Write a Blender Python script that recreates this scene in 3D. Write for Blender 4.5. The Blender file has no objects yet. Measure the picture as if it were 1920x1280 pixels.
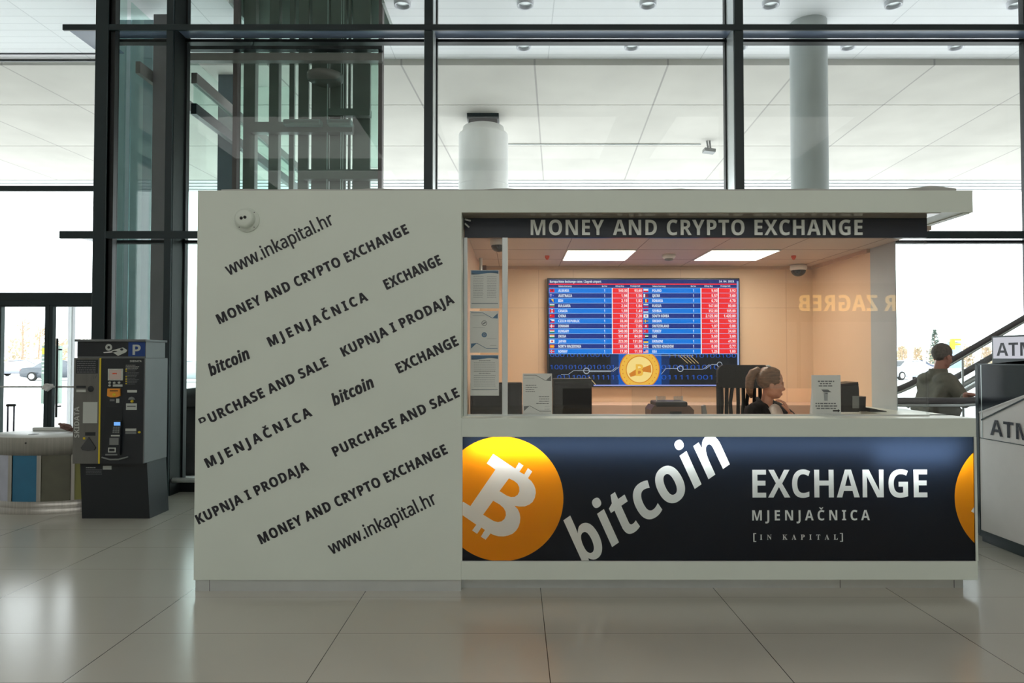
import bpy, bmesh, math, random, os
from mathutils import Vector, Matrix, Euler
PI = math.pi
random.seed(7)
sc = bpy.context.scene
C = sc.collection

# ---------------------------------------------------------------- camera
CAMZ, F, VX = 1.6, 1280.0, 968.0
PITCH = math.atan(30.0 / F)
cam_d = bpy.data.cameras.new('camera'); cam = bpy.data.objects.new('camera', cam_d); C.objects.link(cam)
cam.location = (0, 0, CAMZ); cam.rotation_euler = (PI / 2 + PITCH, 0, 0)
cam_d.sensor_width = 36; cam_d.lens = 24; cam_d.shift_x = -8 / 1920; cam_d.clip_end = 500; cam_d.clip_start = 0.05
sc.camera = cam

def P(x, y, Y):
    """world point seen at photo pixel x, y on the plane at distance Y"""
    cx, cz = (x - VX) / F, (640 - y) / F
    d = Vector((cx, math.cos(PITCH) - cz * math.sin(PITCH), math.sin(PITCH) + cz * math.cos(PITCH)))
    return Vector((0, 0, CAMZ)) + d * (Y / d.y)
def PX(x, Y, y=670): return P(x, y, Y).x
def PZ(y, Y, x=968): return P(x, y, Y).z

# ---------------------------------------------------------------- world and view
w = bpy.data.worlds.new('overcast_sky'); sc.world = w; w.use_nodes = True
nt = w.node_tree; nt.nodes.clear()
wo = nt.nodes.new('ShaderNodeOutputWorld'); bg = nt.nodes.new('ShaderNodeBackground')
tc = nt.nodes.new('ShaderNodeTexCoord'); nz = nt.nodes.new('ShaderNodeTexNoise'); rp = nt.nodes.new('ShaderNodeValToRGB')
nz.inputs['Scale'].default_value = 2.5; nz.inputs['Detail'].default_value = 4
rp.color_ramp.elements[0].color = (0.86, 0.92, 1.0, 1); rp.color_ramp.elements[1].color = (1, 1, 1, 1)
nt.links.new(tc.outputs['Generated'], nz.inputs['Vector']); nt.links.new(nz.outputs[0], rp.inputs[0])
nt.links.new(rp.outputs[0], bg.inputs[0]); nt.links.new(bg.outputs[0], wo.inputs[0])
bg.inputs[1].default_value = 3.4
sc.view_settings.view_transform = 'Standard'; sc.view_settings.look = 'None'
sc.view_settings.exposure = 0.55; sc.view_settings.gamma = 1.0; sc.view_settings.use_curve_mapping = False
sc.cycles.transparent_max_bounces = 40; sc.cycles.max_bounces = 10; sc.cycles.diffuse_bounces = 5; sc.cycles.glossy_bounces = 5
sc.cycles.sample_clamp_indirect = 6.0

def area_light(name, loc, size, size_y, power, color=(1, 1, 1), rot=(0, 0, 0)):
    l = bpy.data.lights.new(name, 'AREA'); l.shape = 'RECTANGLE'; l.size = size; l.size_y = size_y; l.energy = power; l.color = color
    o = bpy.data.objects.new(name, l); o.location = loc; o.rotation_euler = rot; C.objects.link(o); return o
# the hall's ceiling luminaires, behind and above the camera
for i, (x, y) in enumerate(((-7, -10), (0, -10), (7, -10), (-7, -4.5), (0.3, -4.5), (7, -4.5))):
    area_light('hall_luminaire_light', (x, y, 8.33), 5.0, 4.0, 96, (1.0, 0.985, 0.94))

# ---------------------------------------------------------------- materials
def lin(r, g, b):
    f = lambda c: (c / 255 / 12.92) if c <= 10 else ((c / 255 + 0.055) / 1.055) ** 2.4
    return (f(r), f(g), f(b))
MATS = {}
def mat(name, col, rough=0.5, metal=0.0, noise=0.06, nscale=6.0, bump=0.0, spec=0.5, stretch=None, coat=0.0):
    if name in MATS: return MATS[name]
    m = bpy.data.materials.new(name); m.use_nodes = True; t = m.node_tree; b = t.nodes['Principled BSDF']
    b.inputs['Roughness'].default_value = rough; b.inputs['Metallic'].default_value = metal
    b.inputs['Specular IOR Level'].default_value = spec
    if coat: b.inputs['Coat Weight'].default_value = coat; b.inputs['Coat Roughness'].default_value = 0.08
    if noise:
        tc = t.nodes.new('ShaderNodeTexCoord'); n = t.nodes.new('ShaderNodeTexNoise'); n.inputs['Scale'].default_value = nscale
        n.inputs['Detail'].default_value = 5
        mp = t.nodes.new('ShaderNodeMapping')
        if stretch: mp.inputs['Scale'].default_value = stretch
        r = t.nodes.new('ShaderNodeValToRGB')
        r.color_ramp.elements[0].position = 0.3; r.color_ramp.elements[1].position = 0.7
        r.color_ramp.elements[0].color = tuple(c * (1 - noise) for c in col) + (1,)
        r.color_ramp.elements[1].color = tuple(min(1, c * (1 + noise)) for c in col) + (1,)
        t.links.new(tc.outputs['Object'], mp.inputs[0]); t.links.new(mp.outputs[0], n.inputs['Vector'])
        t.links.new(n.outputs[0], r.inputs[0]); t.links.new(r.outputs[0], b.inputs['Base Color'])
        if bump:
            bu = t.nodes.new('ShaderNodeBump'); bu.inputs['Strength'].default_value = bump; bu.inputs['Distance'].default_value = 0.01
            t.links.new(n.outputs[0], bu.inputs['Height']); t.links.new(bu.outputs[0], b.inputs['Normal'])
    else:
        b.inputs['Base Color'].default_value = tuple(col) + (1,)
    MATS[name] = m; return m
def emit(name, col, s=1.0):
    if name in MATS: return MATS[name]
    m = bpy.data.materials.new(name); m.use_nodes = True; t = m.node_tree; t.nodes.clear()
    e = t.nodes.new('ShaderNodeEmission'); o = t.nodes.new('ShaderNodeOutputMaterial')
    e.inputs[0].default_value = tuple(col) + (1,); e.inputs[1].default_value = s
    t.links.new(e.outputs[0], o.inputs[0]); MATS[name] = m; return m
def glass(name, tint=(0.93, 0.96, 0.95), base=0.045, k=1.0, rough=0.0):
    """sheet glass: tinted see-through with a clear reflection that grows towards grazing"""
    if name in MATS: return MATS[name]
    m = bpy.data.materials.new(name); m.use_nodes = True; t = m.node_tree; t.nodes.clear()
    N = t.nodes.new; L = t.links.new
    g = N('ShaderNodeNewGeometry'); d = N('ShaderNodeVectorMath'); d.operation = 'DOT_PRODUCT'
    L(g.outputs['Normal'], d.inputs[0]); L(g.outputs['Incoming'], d.inputs[1])
    def M(op, a, b=None):
        n = N('ShaderNodeMath'); n.operation = op
        for i, v in enumerate((a, b)):
            if v is None: continue
            if isinstance(v, (int, float)): n.inputs[i].default_value = v
            else: L(v, n.inputs[i])
        return n.outputs[0]
    c = M('ABSOLUTE', d.outputs['Value']); f = M('POWER', M('SUBTRACT', 1.0, c), 5.0)
    fac = M('ADD', M('MULTIPLY', f, (1 - base) * k), base)
    tr = N('ShaderNodeBsdfTransparent'); tr.inputs[0].default_value = tuple(tint) + (1,)
    gl = N('ShaderNodeBsdfGlossy'); gl.inputs['Roughness'].default_value = rough
    mx = N('ShaderNodeMixShader'); o = N('ShaderNodeOutputMaterial')
    L(fac, mx.inputs[0]); L(tr.outputs[0], mx.inputs[1]); L(gl.outputs[0], mx.inputs[2]); L(mx.outputs[0], o.inputs[0])
    MATS[name] = m; return m
def translucent(name, col, t_amount):
    """backlit film: part diffuse, part translucent"""
    m = bpy.data.materials.new(name); m.use_nodes = True; t = m.node_tree; t.nodes.clear()
    N = t.nodes.new; L = t.links.new
    a = N('ShaderNodeBsdfDiffuse'); b = N('ShaderNodeBsdfTranslucent'); g = N('ShaderNodeBsdfGlossy'); g.inputs['Roughness'].default_value = 0.25
    a.inputs[0].default_value = tuple(col) + (1,); b.inputs[0].default_value = tuple(col) + (1,)
    mx = N('ShaderNodeMixShader'); mx.inputs[0].default_value = t_amount
    m2 = N('ShaderNodeMixShader'); m2.inputs[0].default_value = 0.03; o = N('ShaderNodeOutputMaterial')
    L(a.outputs[0], mx.inputs[1]); L(b.outputs[0], mx.inputs[2]); L(mx.outputs[0], m2.inputs[1]); L(g.outputs[0], m2.inputs[2]); L(m2.outputs[0], o.inputs[0])
    MATS[name] = m; return m
def grid_mat(name, col, line, px, py, ox, oy, wx, wy, rough, spec=0.5, vary=0.03, skew=0.0, noise=0.04, nscale=3.0, bump=0.0):
    """a tiled surface: joints every px along X and py along Y"""
    m = bpy.data.materials.new(name); m.use_nodes = True; t = m.node_tree; b = t.nodes['Principled BSDF']
    N = t.nodes.new; L = t.links.new
    tc = N('ShaderNodeTexCoord'); s = N('ShaderNodeSeparateXYZ'); L(tc.outputs['Object'], s.inputs[0])
    def M(op, a, b=None):
        n = N('ShaderNodeMath'); n.operation = op
        for i, v in enumerate((a, b)):
            if v is None: continue
            if isinstance(v, (int, float)): n.inputs[i].default_value = v
            else: L(v, n.inputs[i])
        return n.outputs[0]
    X = M('SUBTRACT', s.outputs[0], M('MULTIPLY', s.outputs[1], skew)) if skew else s.outputs[0]
    u = M('DIVIDE', M('SUBTRACT', X, ox), px); v = M('DIVIDE', M('SUBTRACT', s.outputs[1], oy), py)
    def near(a, p, wd):
        fr = M('FRACT', a); dd = M('MINIMUM', fr, M('SUBTRACT', 1.0, fr))
        return M('LESS_THAN', M('MULTIPLY', dd, p), wd / 2)
    jx, jy = near(u, px, wx), near(v, py, wy)
    joint = M('MAXIMUM', jx, M('MULTIPLY', jy, 0.7))
    cb = N('ShaderNodeCombineXYZ'); L(M('FLOOR', u), cb.inputs[0]); L(M('FLOOR', v), cb.inputs[1])
    wn = N('ShaderNodeTexWhiteNoise'); L(cb.outputs[0], wn.inputs['Vector'])
    nz = N('ShaderNodeTexNoise'); nz.inputs['Scale'].default_value = nscale; nz.inputs['Detail'].default_value = 6; L(tc.outputs['Object'], nz.inputs['Vector'])
    k = M('ADD', M('ADD', 1.0 - vary / 2 - noise / 2, M('MULTIPLY', wn.outputs['Value'], vary)), M('MULTIPLY', nz.outputs[0], noise))
    vm = N('ShaderNodeVectorMath'); vm.operation = 'SCALE'; vm.inputs[0].default_value = col; L(k, vm.inputs['Scale'])
    mx = N('ShaderNodeMix'); mx.data_type = 'RGBA'; L(joint, mx.inputs['Factor']); L(vm.outputs[0], mx.inputs['A']); mx.inputs['B'].default_value = tuple(line) + (1,)
    L(mx.outputs['Result'], b.inputs['Base Color']); b.inputs['Roughness'].default_value = rough; b.inputs['Specular IOR Level'].default_value = spec
    if bump:
        bu = N('ShaderNodeBump'); bu.inputs['Strength'].default_value = bump; bu.inputs['Distance'].default_value = 0.01
        L(nz.outputs[0], bu.inputs['Height']); L(bu.outputs[0], b.inputs['Normal'])
    MATS[name] = m; return m

M_white = mat('kiosk_white_paint', (0.665, 0.735, 0.67), 0.42, noise=0.02, nscale=2)
M_navy = mat('navy_gloss', lin(28, 38, 52), 0.3, noise=0.03)
M_ink = mat('black_vinyl_lettering', lin(30, 31, 40), 0.45, noise=0.02)
M_soffit = mat('brown_gloss_soffit', (0.30, 0.265, 0.21), 0.12, noise=0.02)
M_beige = mat('beige_laminate', (0.79, 0.585, 0.405), 0.45, noise=0.03, nscale=1.5)
M_beige2 = mat('beige_cabinet', (0.60, 0.42, 0.31), 0.45, noise=0.03)
M_ceil = mat('kiosk_ceiling_tile', (0.62, 0.52, 0.45), 0.6, noise=0.02)
M_ceilgap = mat('ceiling_gap', (0.25, 0.19, 0.16), 0.6, noise=0)
M_alu = mat('aluminium', (0.62, 0.66, 0.66), 0.32, 0.6, noise=0.03, stretch=(1, 1, 0.1))
M_dark = mat('dark_steel_paint', lin(25, 43, 48), 0.4, noise=0.05)
M_darker = mat('black_steel_paint', lin(16, 22, 24), 0.45, noise=0.05)
M_black = mat('black_plastic', lin(20, 20, 22), 0.45, noise=0.05)
M_blackg = mat('black_gloss', lin(14, 14, 16), 0.12, noise=0)
M_blackf = mat('black_fabric', lin(16, 16, 18), 0.9, noise=0.2, nscale=120, bump=0.3)
M_grey = mat('grey_plastic', lin(120, 124, 124), 0.5, noise=0.03)
M_paper = mat('white_paper', (0.80, 0.80, 0.79), 0.7, noise=0.01)
M_blue = mat('blue_print', lin(60, 110, 150), 0.6, noise=0.1)
M_greyprint = mat('grey_print', lin(110, 112, 116), 0.6, noise=0)
M_lightprint = mat('pale_grey_print', lin(170, 172, 176), 0.6, noise=0)
M_steel = mat('brushed_stainless', (0.44, 0.43, 0.40), 0.36, 0.85, noise=0.12, nscale=9, stretch=(6, 6, 0.15))
M_skin = mat('skin', lin(196, 146, 122), 0.5, noise=0.04, nscale=30)
M_skin2 = mat('tanned_skin', lin(170, 118, 100), 0.5, noise=0.04, nscale=30)
M_glass = glass('kiosk_glass', (0.95, 0.96, 0.95), 0.04)
M_fglass = glass('facade_glass', (0.95, 0.975, 0.965), 0.018)
M_green = glass('green_tinted_glass', (0.85, 0.93, 0.905), 0.007)
M_clear = glass('clear_acrylic', (0.92, 0.93, 0.93), 0.06)

# ---------------------------------------------------------------- mesh builder
ORG = {}
def tag(o, label=None, cat=None, group=None, kind=None):
    if label: o['label'] = label
    if cat: o['category'] = cat
    if group: o['group'] = group
    if kind: o['kind'] = kind
    return o
def thing(name, label, cat, loc=(0, 0, 0), group=None):
    o = bpy.data.objects.new(name, None); C.objects.link(o); o.location = loc; o.empty_display_size = 0.1
    ORG[o.name] = Vector(loc); return tag(o, label, cat, group)

class MB:
    def __init__(s): s.v = []; s.f = []; s.m = []; s.mats = []; s.sm = []
    def mi(s, m):
        if m not in s.mats: s.mats.append(m)
        return s.mats.index(m)
    def add(s, vs, fs, m, smooth=False):
        o = len(s.v); s.v += [tuple(v) for v in vs]; k = s.mi(m)
        for f in fs: s.f.append(tuple(i + o for i in f)); s.m.append(k); s.sm.append(smooth)
        return s
    def addbm(s, bm, m, smooth=False):
        bm.verts.index_update(); s.add([v.co for v in bm.verts], [[v.index for v in f.verts] for f in bm.faces], m, smooth); bm.free(); return s
    def box(s, x0, x1, y0, y1, z0, z1, m, bev=0.0, seg=2):
        x0, x1 = sorted((x0, x1)); y0, y1 = sorted((y0, y1)); z0, z1 = sorted((z0, z1))
        bm = bmesh.new(); bmesh.ops.create_cube(bm, size=1)
        for v in bm.verts: v.co = Vector(((x0 + x1) / 2 + v.co.x * (x1 - x0), (y0 + y1) / 2 + v.co.y * (y1 - y0), (z0 + z1) / 2 + v.co.z * (z1 - z0)))
        if bev: bmesh.ops.bevel(bm, geom=bm.edges[:], offset=min(bev, 0.45 * min(x1 - x0, y1 - y0, z1 - z0)), segments=seg, affect='EDGES', profile=0.5)
        return s.addbm(bm, m)
    def bar(s, a, b, wd, ht, m, up=(0, 0, 1)):
        a, b = Vector(a), Vector(b); d = (b - a).normalized(); u = Vector(up)
        if abs(d.dot(u)) > 0.99: u = Vector((0, 1, 0))
        r = d.cross(u).normalized(); u = r.cross(d).normalized()
        vs = [p + r * sx * wd / 2 + u * sz * ht / 2 for p in (a, b) for sx, sz in ((-1, -1), (1, -1), (1, 1), (-1, 1))]
        return s.add(vs, [(0, 1, 2, 3), (7, 6, 5, 4), (0, 4, 5, 1), (1, 5, 6, 2), (2, 6, 7, 3), (3, 7, 4, 0)], m)
    def tube(s, pts, r, m, seg=12, caps=True, smooth=True):
        pts = [Vector(p) for p in pts]; rs = r if isinstance(r, (list, tuple)) else [r] * len(pts); vs = []; fs = []
        up = Vector((0, 0, 1)); n = None
        for i, p in enumerate(pts):
            d = (pts[min(i + 1, len(pts) - 1)] - pts[max(i - 1, 0)]).normalized()
            if n is None: n = d.cross(up if abs(d.z) < 0.95 else Vector((1, 0, 0))).normalized()
            n = (n - d * n.dot(d)).normalized(); b = d.cross(n)
            for k in range(seg):
                a = 2 * PI * k / seg; vs.append(p + (n * math.cos(a) + b * math.sin(a)) * rs[i])
        for i in range(len(pts) - 1):
            for k in range(seg):
                k2 = (k + 1) % seg; fs.append((i * seg + k, i * seg + k2, (i + 1) * seg + k2, (i + 1) * seg + k))
        s.add(vs, fs, m, smooth)
        if caps:
            s.add(vs[:seg], [tuple(range(seg - 1, -1, -1))], m); s.add(vs[-seg:], [tuple(range(seg))], m)
        return s
    def lathe(s, prof, c, m, seg=32, sx=1.0, sy=1.0, axis='z', smooth=True, a0=0.0, a1=2 * PI):
        vs = []; fs = []; n = len(prof); full = abs(a1 - a0 - 2 * PI) < 1e-6; cnt = seg if full else seg + 1
        for k in range(cnt):
            a = a0 + (a1 - a0) * k / seg
            for r, h in prof:
                p = (r * math.cos(a) * sx, r * math.sin(a) * sy, h)
                if axis == 'y': p = (p[0], h, p[1])
                if axis == 'x': p = (h, p[0], p[1])
                vs.append((c[0] + p[0], c[1] + p[1], c[2] + p[2]))
        for k in range(seg):
            k2 = (k + 1) % cnt if full else k + 1
            for i in range(n - 1): fs.append((k * n + i, k2 * n + i, k2 * n + i + 1, k * n + i + 1))
        return s.add(vs, fs, m, smooth)
    def ell(s, c, r, m, rot=None, sub=3):
        bm = bmesh.new(); bmesh.ops.create_icosphere(bm, subdivisions=sub, radius=1)
        for v in bm.verts:
            p = Vector((v.co.x * r[0], v.co.y * r[1], v.co.z * r[2]))
            if rot: p = rot @ p
            v.co = p + Vector(c)
        return s.addbm(bm, m, True)
    def prism(s, pts, axis, a, b, m):
        """polygon pts in the two other axes, extruded along axis from a to b"""
        def q(p, h): return {'x': (h, p[0], p[1]), 'y': (p[0], h, p[1]), 'z': (p[0], p[1], h)}[axis]
        n = len(pts); vs = [q(p, a) for p in pts] + [q(p, b) for p in pts]
        return s.add(vs, [tuple(range(n)), tuple(range(2 * n - 1, n - 1, -1))] + [(i, i + n, (i + 1) % n + n, (i + 1) % n) for i in range(n)], m)
    def quad(s, a, b, c, d, m): return s.add([a, b, c, d], [(0, 1, 2, 3)], m)
    def build(s, name, parent=None, local=False, smooth_angle=None):
        off = Vector((0, 0, 0))
        if parent is not None and not local: off = ORG.get(parent.name, off)
        me = bpy.data.meshes.new(name); me.from_pydata([tuple(Vector(v) - off) for v in s.v], [], s.f)
        for m in s.mats: me.materials.append(m)
        me.polygons.foreach_set('material_index', s.m); me.polygons.foreach_set('use_smooth', s.sm); me.validate(); me.update()
        bm = bmesh.new(); bm.from_mesh(me); bmesh.ops.recalc_face_normals(bm, faces=bm.faces[:]); bm.to_mesh(me); bm.free()
        o = bpy.data.objects.new(name, me); C.objects.link(o)
        if parent is not None: o.parent = parent
        ORG[o.name] = off
        return o
def solo(mb, name, label, cat, group=None): return tag(mb.build(name), label, cat, group)
def struct(mb, name): return tag(mb.build(name), kind='structure')
def copy_tree(o, parent=None):
    c = o.copy(); C.objects.link(c)
    if parent is not None: c.parent = parent
    for ch in list(o.children): copy_tree(ch, c)
    return c

# ---------------------------------------------------------------- lettering
FD = bpy.utils.system_resource('DATAFILES', path='fonts')
def load_font(fn):
    try: return bpy.data.fonts.load(os.path.join(FD, fn))
    except Exception: return None
F_MATH = load_font('NotoSansMath-Regular.woff2')
def restyle(s, style):
    if F_MATH is None: return s
    up, lo, dg = {'b': (0x1D5D4, 0x1D5EE, 0x1D7EC), 'bi': (0x1D63C, 0x1D656, 0x1D7EC), 'serif': (0x1D400, 0x1D41A, 0x1D7CE)}.get(style, (65, 97, 48))
    r = ''
    for ch in s:
        if 'A' <= ch <= 'Z': r += chr(up + ord(ch) - 65)
        elif 'a' <= ch <= 'z': r += chr(lo + ord(ch) - 97)
        elif '0' <= ch <= '9': r += chr(dg + ord(ch) - 48)
        else: r += ch
    return r
TXT = {}
def _txt(s, style, sp):
    k = (s, style, sp)
    if k in TXT: return TXT[k]
    c = bpy.data.curves.new('lettering', 'FONT'); c.body = restyle(s, style); c.space_character = sp; c.resolution_u = 4
    if F_MATH: c.font = F_MATH
    o = bpy.data.objects.new('lettering', c); C.objects.link(o)
    dg = bpy.context.evaluated_depsgraph_get(); dg.update(); e = o.evaluated_get(dg); me = e.to_mesh()
    bm = bmesh.new(); bm.from_mesh(me); bmesh.ops.remove_doubles(bm, verts=bm.verts[:], dist=1e-5)
    bm.verts.index_update()
    r = ([(v.co.x, v.co.y) for v in bm.verts], [tuple(v.index for v in f.verts) for f in bm.faces])
    bm.free(); e.to_mesh_clear(); bpy.data.objects.remove(o); bpy.data.curves.remove(c)
    TXT[k] = r; return r
def text2d(s, style='b', sp=1.0):
    """flat letters in the plane, with carons put on by hand"""
    vs, fs = _txt(s.replace('Č', 'C'), style, sp); vs = list(vs); fs = list(fs)
    for i, ch in enumerate(s):
        if ch != 'Č': continue
        w1 = max(v[0] for v in _txt(s[:i + 1].replace('Č', 'C'), style, sp)[0]); cc = _txt('C', style, 1.0)[0]
        wd = max(v[0] for v in cc) - min(v[0] for v in cc); cx = w1 - wd * 0.46; top = max(v[1] for v in cc); t = wd * 0.2
        o = len(vs); a, b = wd * 0.32, top + wd * 0.06
        vs += [(cx - a, b + a * 0.85), (cx - a + t, b + a * 0.85), (cx, b + a * 0.42), (cx + a - t, b + a * 0.85), (cx + a, b + a * 0.85), (cx + t * 0.35, b), (cx - t * 0.35, b)]
        fs += [(o, o + 1, o + 2, o + 6), (o + 2, o + 3, o + 4, o + 5), (o + 2, o + 5, o + 6)]
    return vs, fs
CAPH = {}
def caph(style):
    if style not in CAPH: CAPH[style] = max(v[1] for v in _txt('H', style, 1.0)[0])
    return CAPH[style]
def lay(s, style, p0, p1, cap, sp=1.0, n=(0, -1, 0)):
    """letters laid from p0 to p1 (baseline), cap height cap, on a plane with normal n: 3-D verts, faces"""
    vs, fs = text2d(s, style, sp); p0, p1, n = Vector(p0), Vector(p1), Vector(n).normalized()
    d = p1 - p0; L = d.length; d.normalize(); up = n.cross(d)
    u0 = min(v[0] for v in vs); u1 = max(v[0] for v in vs); ku = L / (u1 - u0); kv = cap / caph(style)
    return [p0 + d * (v[0] - u0) * ku + up * v[1] * kv for v in vs], fs
def letters(mb, s, style, p0, p1, cap, m, sp=1.0, n=(0, -1, 0), ext=0.0):
    vs, fs = lay(s, style, p0, p1, cap, sp, n)
    if ext:
        nn = Vector(n).normalized() * ext; o = len(vs)
        ed = {}
        for f in fs:
            for i in range(len(f)):
                k = tuple(sorted((f[i], f[(i + 1) % len(f)]))); ed[k] = ed.get(k, 0) + 1
        allv = vs + [v + nn for v in vs]
        mb.add(allv, [tuple(i + o for i in f) for f in fs] + [(a, b, b + o, a + o) for (a, b), c in ed.items() if c == 1], m)
    else: mb.add(vs, fs, m)
def line_of_text(mb, s, style, x0, y, x1, capy, Y, m, sp=1.0, ext=0.0):
    """a level line in photo pixels: baseline y from x0 to x1, top of capitals capy"""
    a, b = P(x0, y, Y), P(x1, y, Y); letters(mb, s, style, a, b, P(x0, capy, Y).z - a.z, m, sp, ext=ext)
def scribble(mb, x0, x1, z, h, y, m, seed=0, words=0.5, gap=None):
    """a line of print too small to read: dashes of word length"""
    r = random.Random(seed); x = x0
    while x < x1 - h:
        wl = min(x1 - x, h * (1.2 + r.random() * 3) * words * 2); mb.box(x, x + wl, y - 0.0006, y, z, z + h, m); x += wl + h * 0.6
def fill2d(loops, y):
    """even-odd fill of closed loops in the XZ plane at depth y"""
    cu = bpy.data.curves.new('fill', 'CURVE'); cu.dimensions = '2D'; cu.fill_mode = 'BOTH'
    for lp in loops:
        sp = cu.splines.new('POLY'); sp.points.add(len(lp) - 1); sp.use_cyclic_u = True
        for i, p in enumerate(lp): sp.points[i].co = (p[0], p[1], 0, 1)
    o = bpy.data.objects.new('fill', cu); C.objects.link(o); dg = bpy.context.evaluated_depsgraph_get(); dg.update()
    e = o.evaluated_get(dg); me = e.to_mesh(); r = ([(v.co.x, y, v.co.y) for v in me.vertices], [tuple(p.vertices) for p in me.polygons])
    e.to_mesh_clear(); bpy.data.objects.remove(o); bpy.data.curves.remove(cu); return r
def loops_of(vs, fs):
    nx = {}
    cnt = {}
    for f in fs:
        for i in range(len(f)):
            a, b = f[i], f[(i + 1) % len(f)]; cnt[(a, b)] = 1
    for (a, b) in cnt:
        if (b, a) not in cnt: nx.setdefault(a, []).append(b)
    out = []
    while nx:
        a = next(iter(nx)); lp = [a]; b = nx[a].pop()
        if not nx[a]: del nx[a]
        while b != a and b in nx:
            lp.append(b); c = nx[b].pop()
            if not nx[b]: del nx[b]
            b = c
        if len(lp) > 2: out.append([vs[i] for i in lp])
    return out
def clip(lp, x0, x1, z0, z1):
    for ax, lim, sg in ((0, x0, 1), (0, x1, -1), (1, z0, 1), (1, z1, -1)):
        out = []
        for i in range(len(lp)):
            a, b = lp[i - 1], lp[i]; da, db = (a[ax] - lim) * sg, (b[ax] - lim) * sg
            if (da >= 0) != (db >= 0):
                t = da / (da - db); out.append((a[0] + (b[0] - a[0]) * t, a[1] + (b[1] - a[1]) * t))
            if db >= 0: out.append(b)
        lp = out
        if len(lp) < 3: return []
    return lp

# ================================================================ THE SETTING
YF, YG, YL = 7.9, 8.2, 8.62           # front of the facade fins, its glass, the set-back glass at the doors
M_floor = grid_mat('floor_tiles', (0.44, 0.425, 0.375), (0.06, 0.055, 0.05), 1.2, 0.6, 0.168, 0.4, 0.005, 0.0035, 0.2, 0.5, 0.03)
M_ground = grid_mat('pale_paving', (0.74, 0.74, 0.73), (0.5, 0.5, 0.5), 2.0, 2.0, 0, 0, 0.02, 0.02, 0.7, 0.3, 0.05)
M_concrete = grid_mat('canopy_concrete', (0.60, 0.58, 0.535), (0.40, 0.38, 0.36), 2.1, 50, -0.35, -25, 0.03, 0.01, 0.8, 0.2, 0.08, skew=0.06, noise=0.34, nscale=0.9, bump=0.15)
M_slats = grid_mat('white_slat_ceiling', (0.92, 0.93, 0.95), (0.70, 0.72, 0.74), 2.4, 0.2, 0.5, 0.1, 0.015, 0.016, 0.5, 0.4, 0.02)
M_hall = mat('hall_plaster', (0.55, 0.52, 0.48), 0.7, noise=0.05)
mb = MB(); mb.box(-16, 18, -13, YL + 0.06, -0.2, 0, M_floor); struct(mb, 'floor')
mb = MB(); mb.box(-150, 150, YL + 0.06, 160, -0.3, -0.02, M_ground); struct(mb, 'ground')
mb = MB(); mb.box(-16, 18, -13, YL + 0.1, 8.5, 8.7, M_hall); struct(mb, 'ceiling')
mb = MB(); mb.box(-16, 18, -13.2, -13, 0, 8.5, M_hall); struct(mb, 'wall_back')
mb = MB(); mb.box(-16.2, -16, -13, YL, 0, 8.5, M_hall); struct(mb, 'wall_left')
mb = MB(); mb.box(18, 18.2, -13, YL, 0, 8.5, M_hall); struct(mb, 'wall_right')

# facade: fins (interior mullions), transom shelves, panes
fin_x = [(PX(309, YF, 300), PX(322, YF, 300)), (PX(795, YF, 200), PX(811, YF, 200)), (PX(1378, YF, 200), PX(1395, YF, 200))]
step = fin_x[2][0] - fin_x[1][0]; wfin = fin_x[2][1] - fin_x[2][0]
for k in range(1, 5): fin_x.append((fin_x[2][0] + step * k, fin_x[2][0] + step * k + wfin))
nt_ = 0
def trim(mb):
    global nt_; nt_ += 1; return struct(mb, 'trim_%d' % nt_)
M_under = mat('shelf_underside_reflection', lin(120, 135, 160), 0.25, noise=0.03)  # bluish reflection put into the plate's own colour
for a, b in fin_x:
    mb = MB(); mb.box(a, b, YF, YG, 0, 8.5, M_dark, 0.006); ms = M_darker if a < -3 else M_alu; mb.box(a - 0.004, a, YF + 0.03, YG, 0, 8.5, ms); mb.box(b, b + 0.004, YF + 0.03, YG, 0, 8.5, ms)
    mb.box(a - 0.02, b + 0.02, YG, YG + 0.08, 0, 8.5, M_darker); trim(mb)
zt1 = (PZ(57, YF), PZ(46, YF)); zt2 = (PZ(447, YF), PZ(433, YF))
XL, XR = PX(118, YF, 56), 18
xcol0, xcol1 = PX(177, YF, 300), PX(210, YF, 300)
for n, (z0, z1) in enumerate((zt1, zt2)):
    mb = MB(); mb.box(XL, XR, YF - 0.012, YF + 0.02, z0, z1, M_dark, 0.004)         # front lip
    mb.box(XL, XR, YF + 0.02, YG, z1 - 0.02, z1 - 0.012, M_under)                   # shelf plate
    mb.box(xcol0, XR, YG - 0.02, YG + 0.08, z0 - 0.005, z0 + 0.03, M_darker)           # back rail
    mb.box(XL, -5.0, YG, YL, z1 - 0.02, z1 - 0.012, M_under)
    trim(mb)
# corner column of the bay, with its recess line
mb = MB(); mb.box(xcol0, xcol1 - 0.05, YF - 0.02, YF + 0.12, 0, 8.5, M_dark, 0.01); mb.box(xcol1 - 0.05, xcol1, YF + 0.03, YF + 0.12, 0, 8.5, M_darker)
mb.box(xcol1 - 0.055, xcol1 - 0.05, YF - 0.01, YF + 0.03, 0, 8.5, M_darker); trim(mb)
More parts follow.
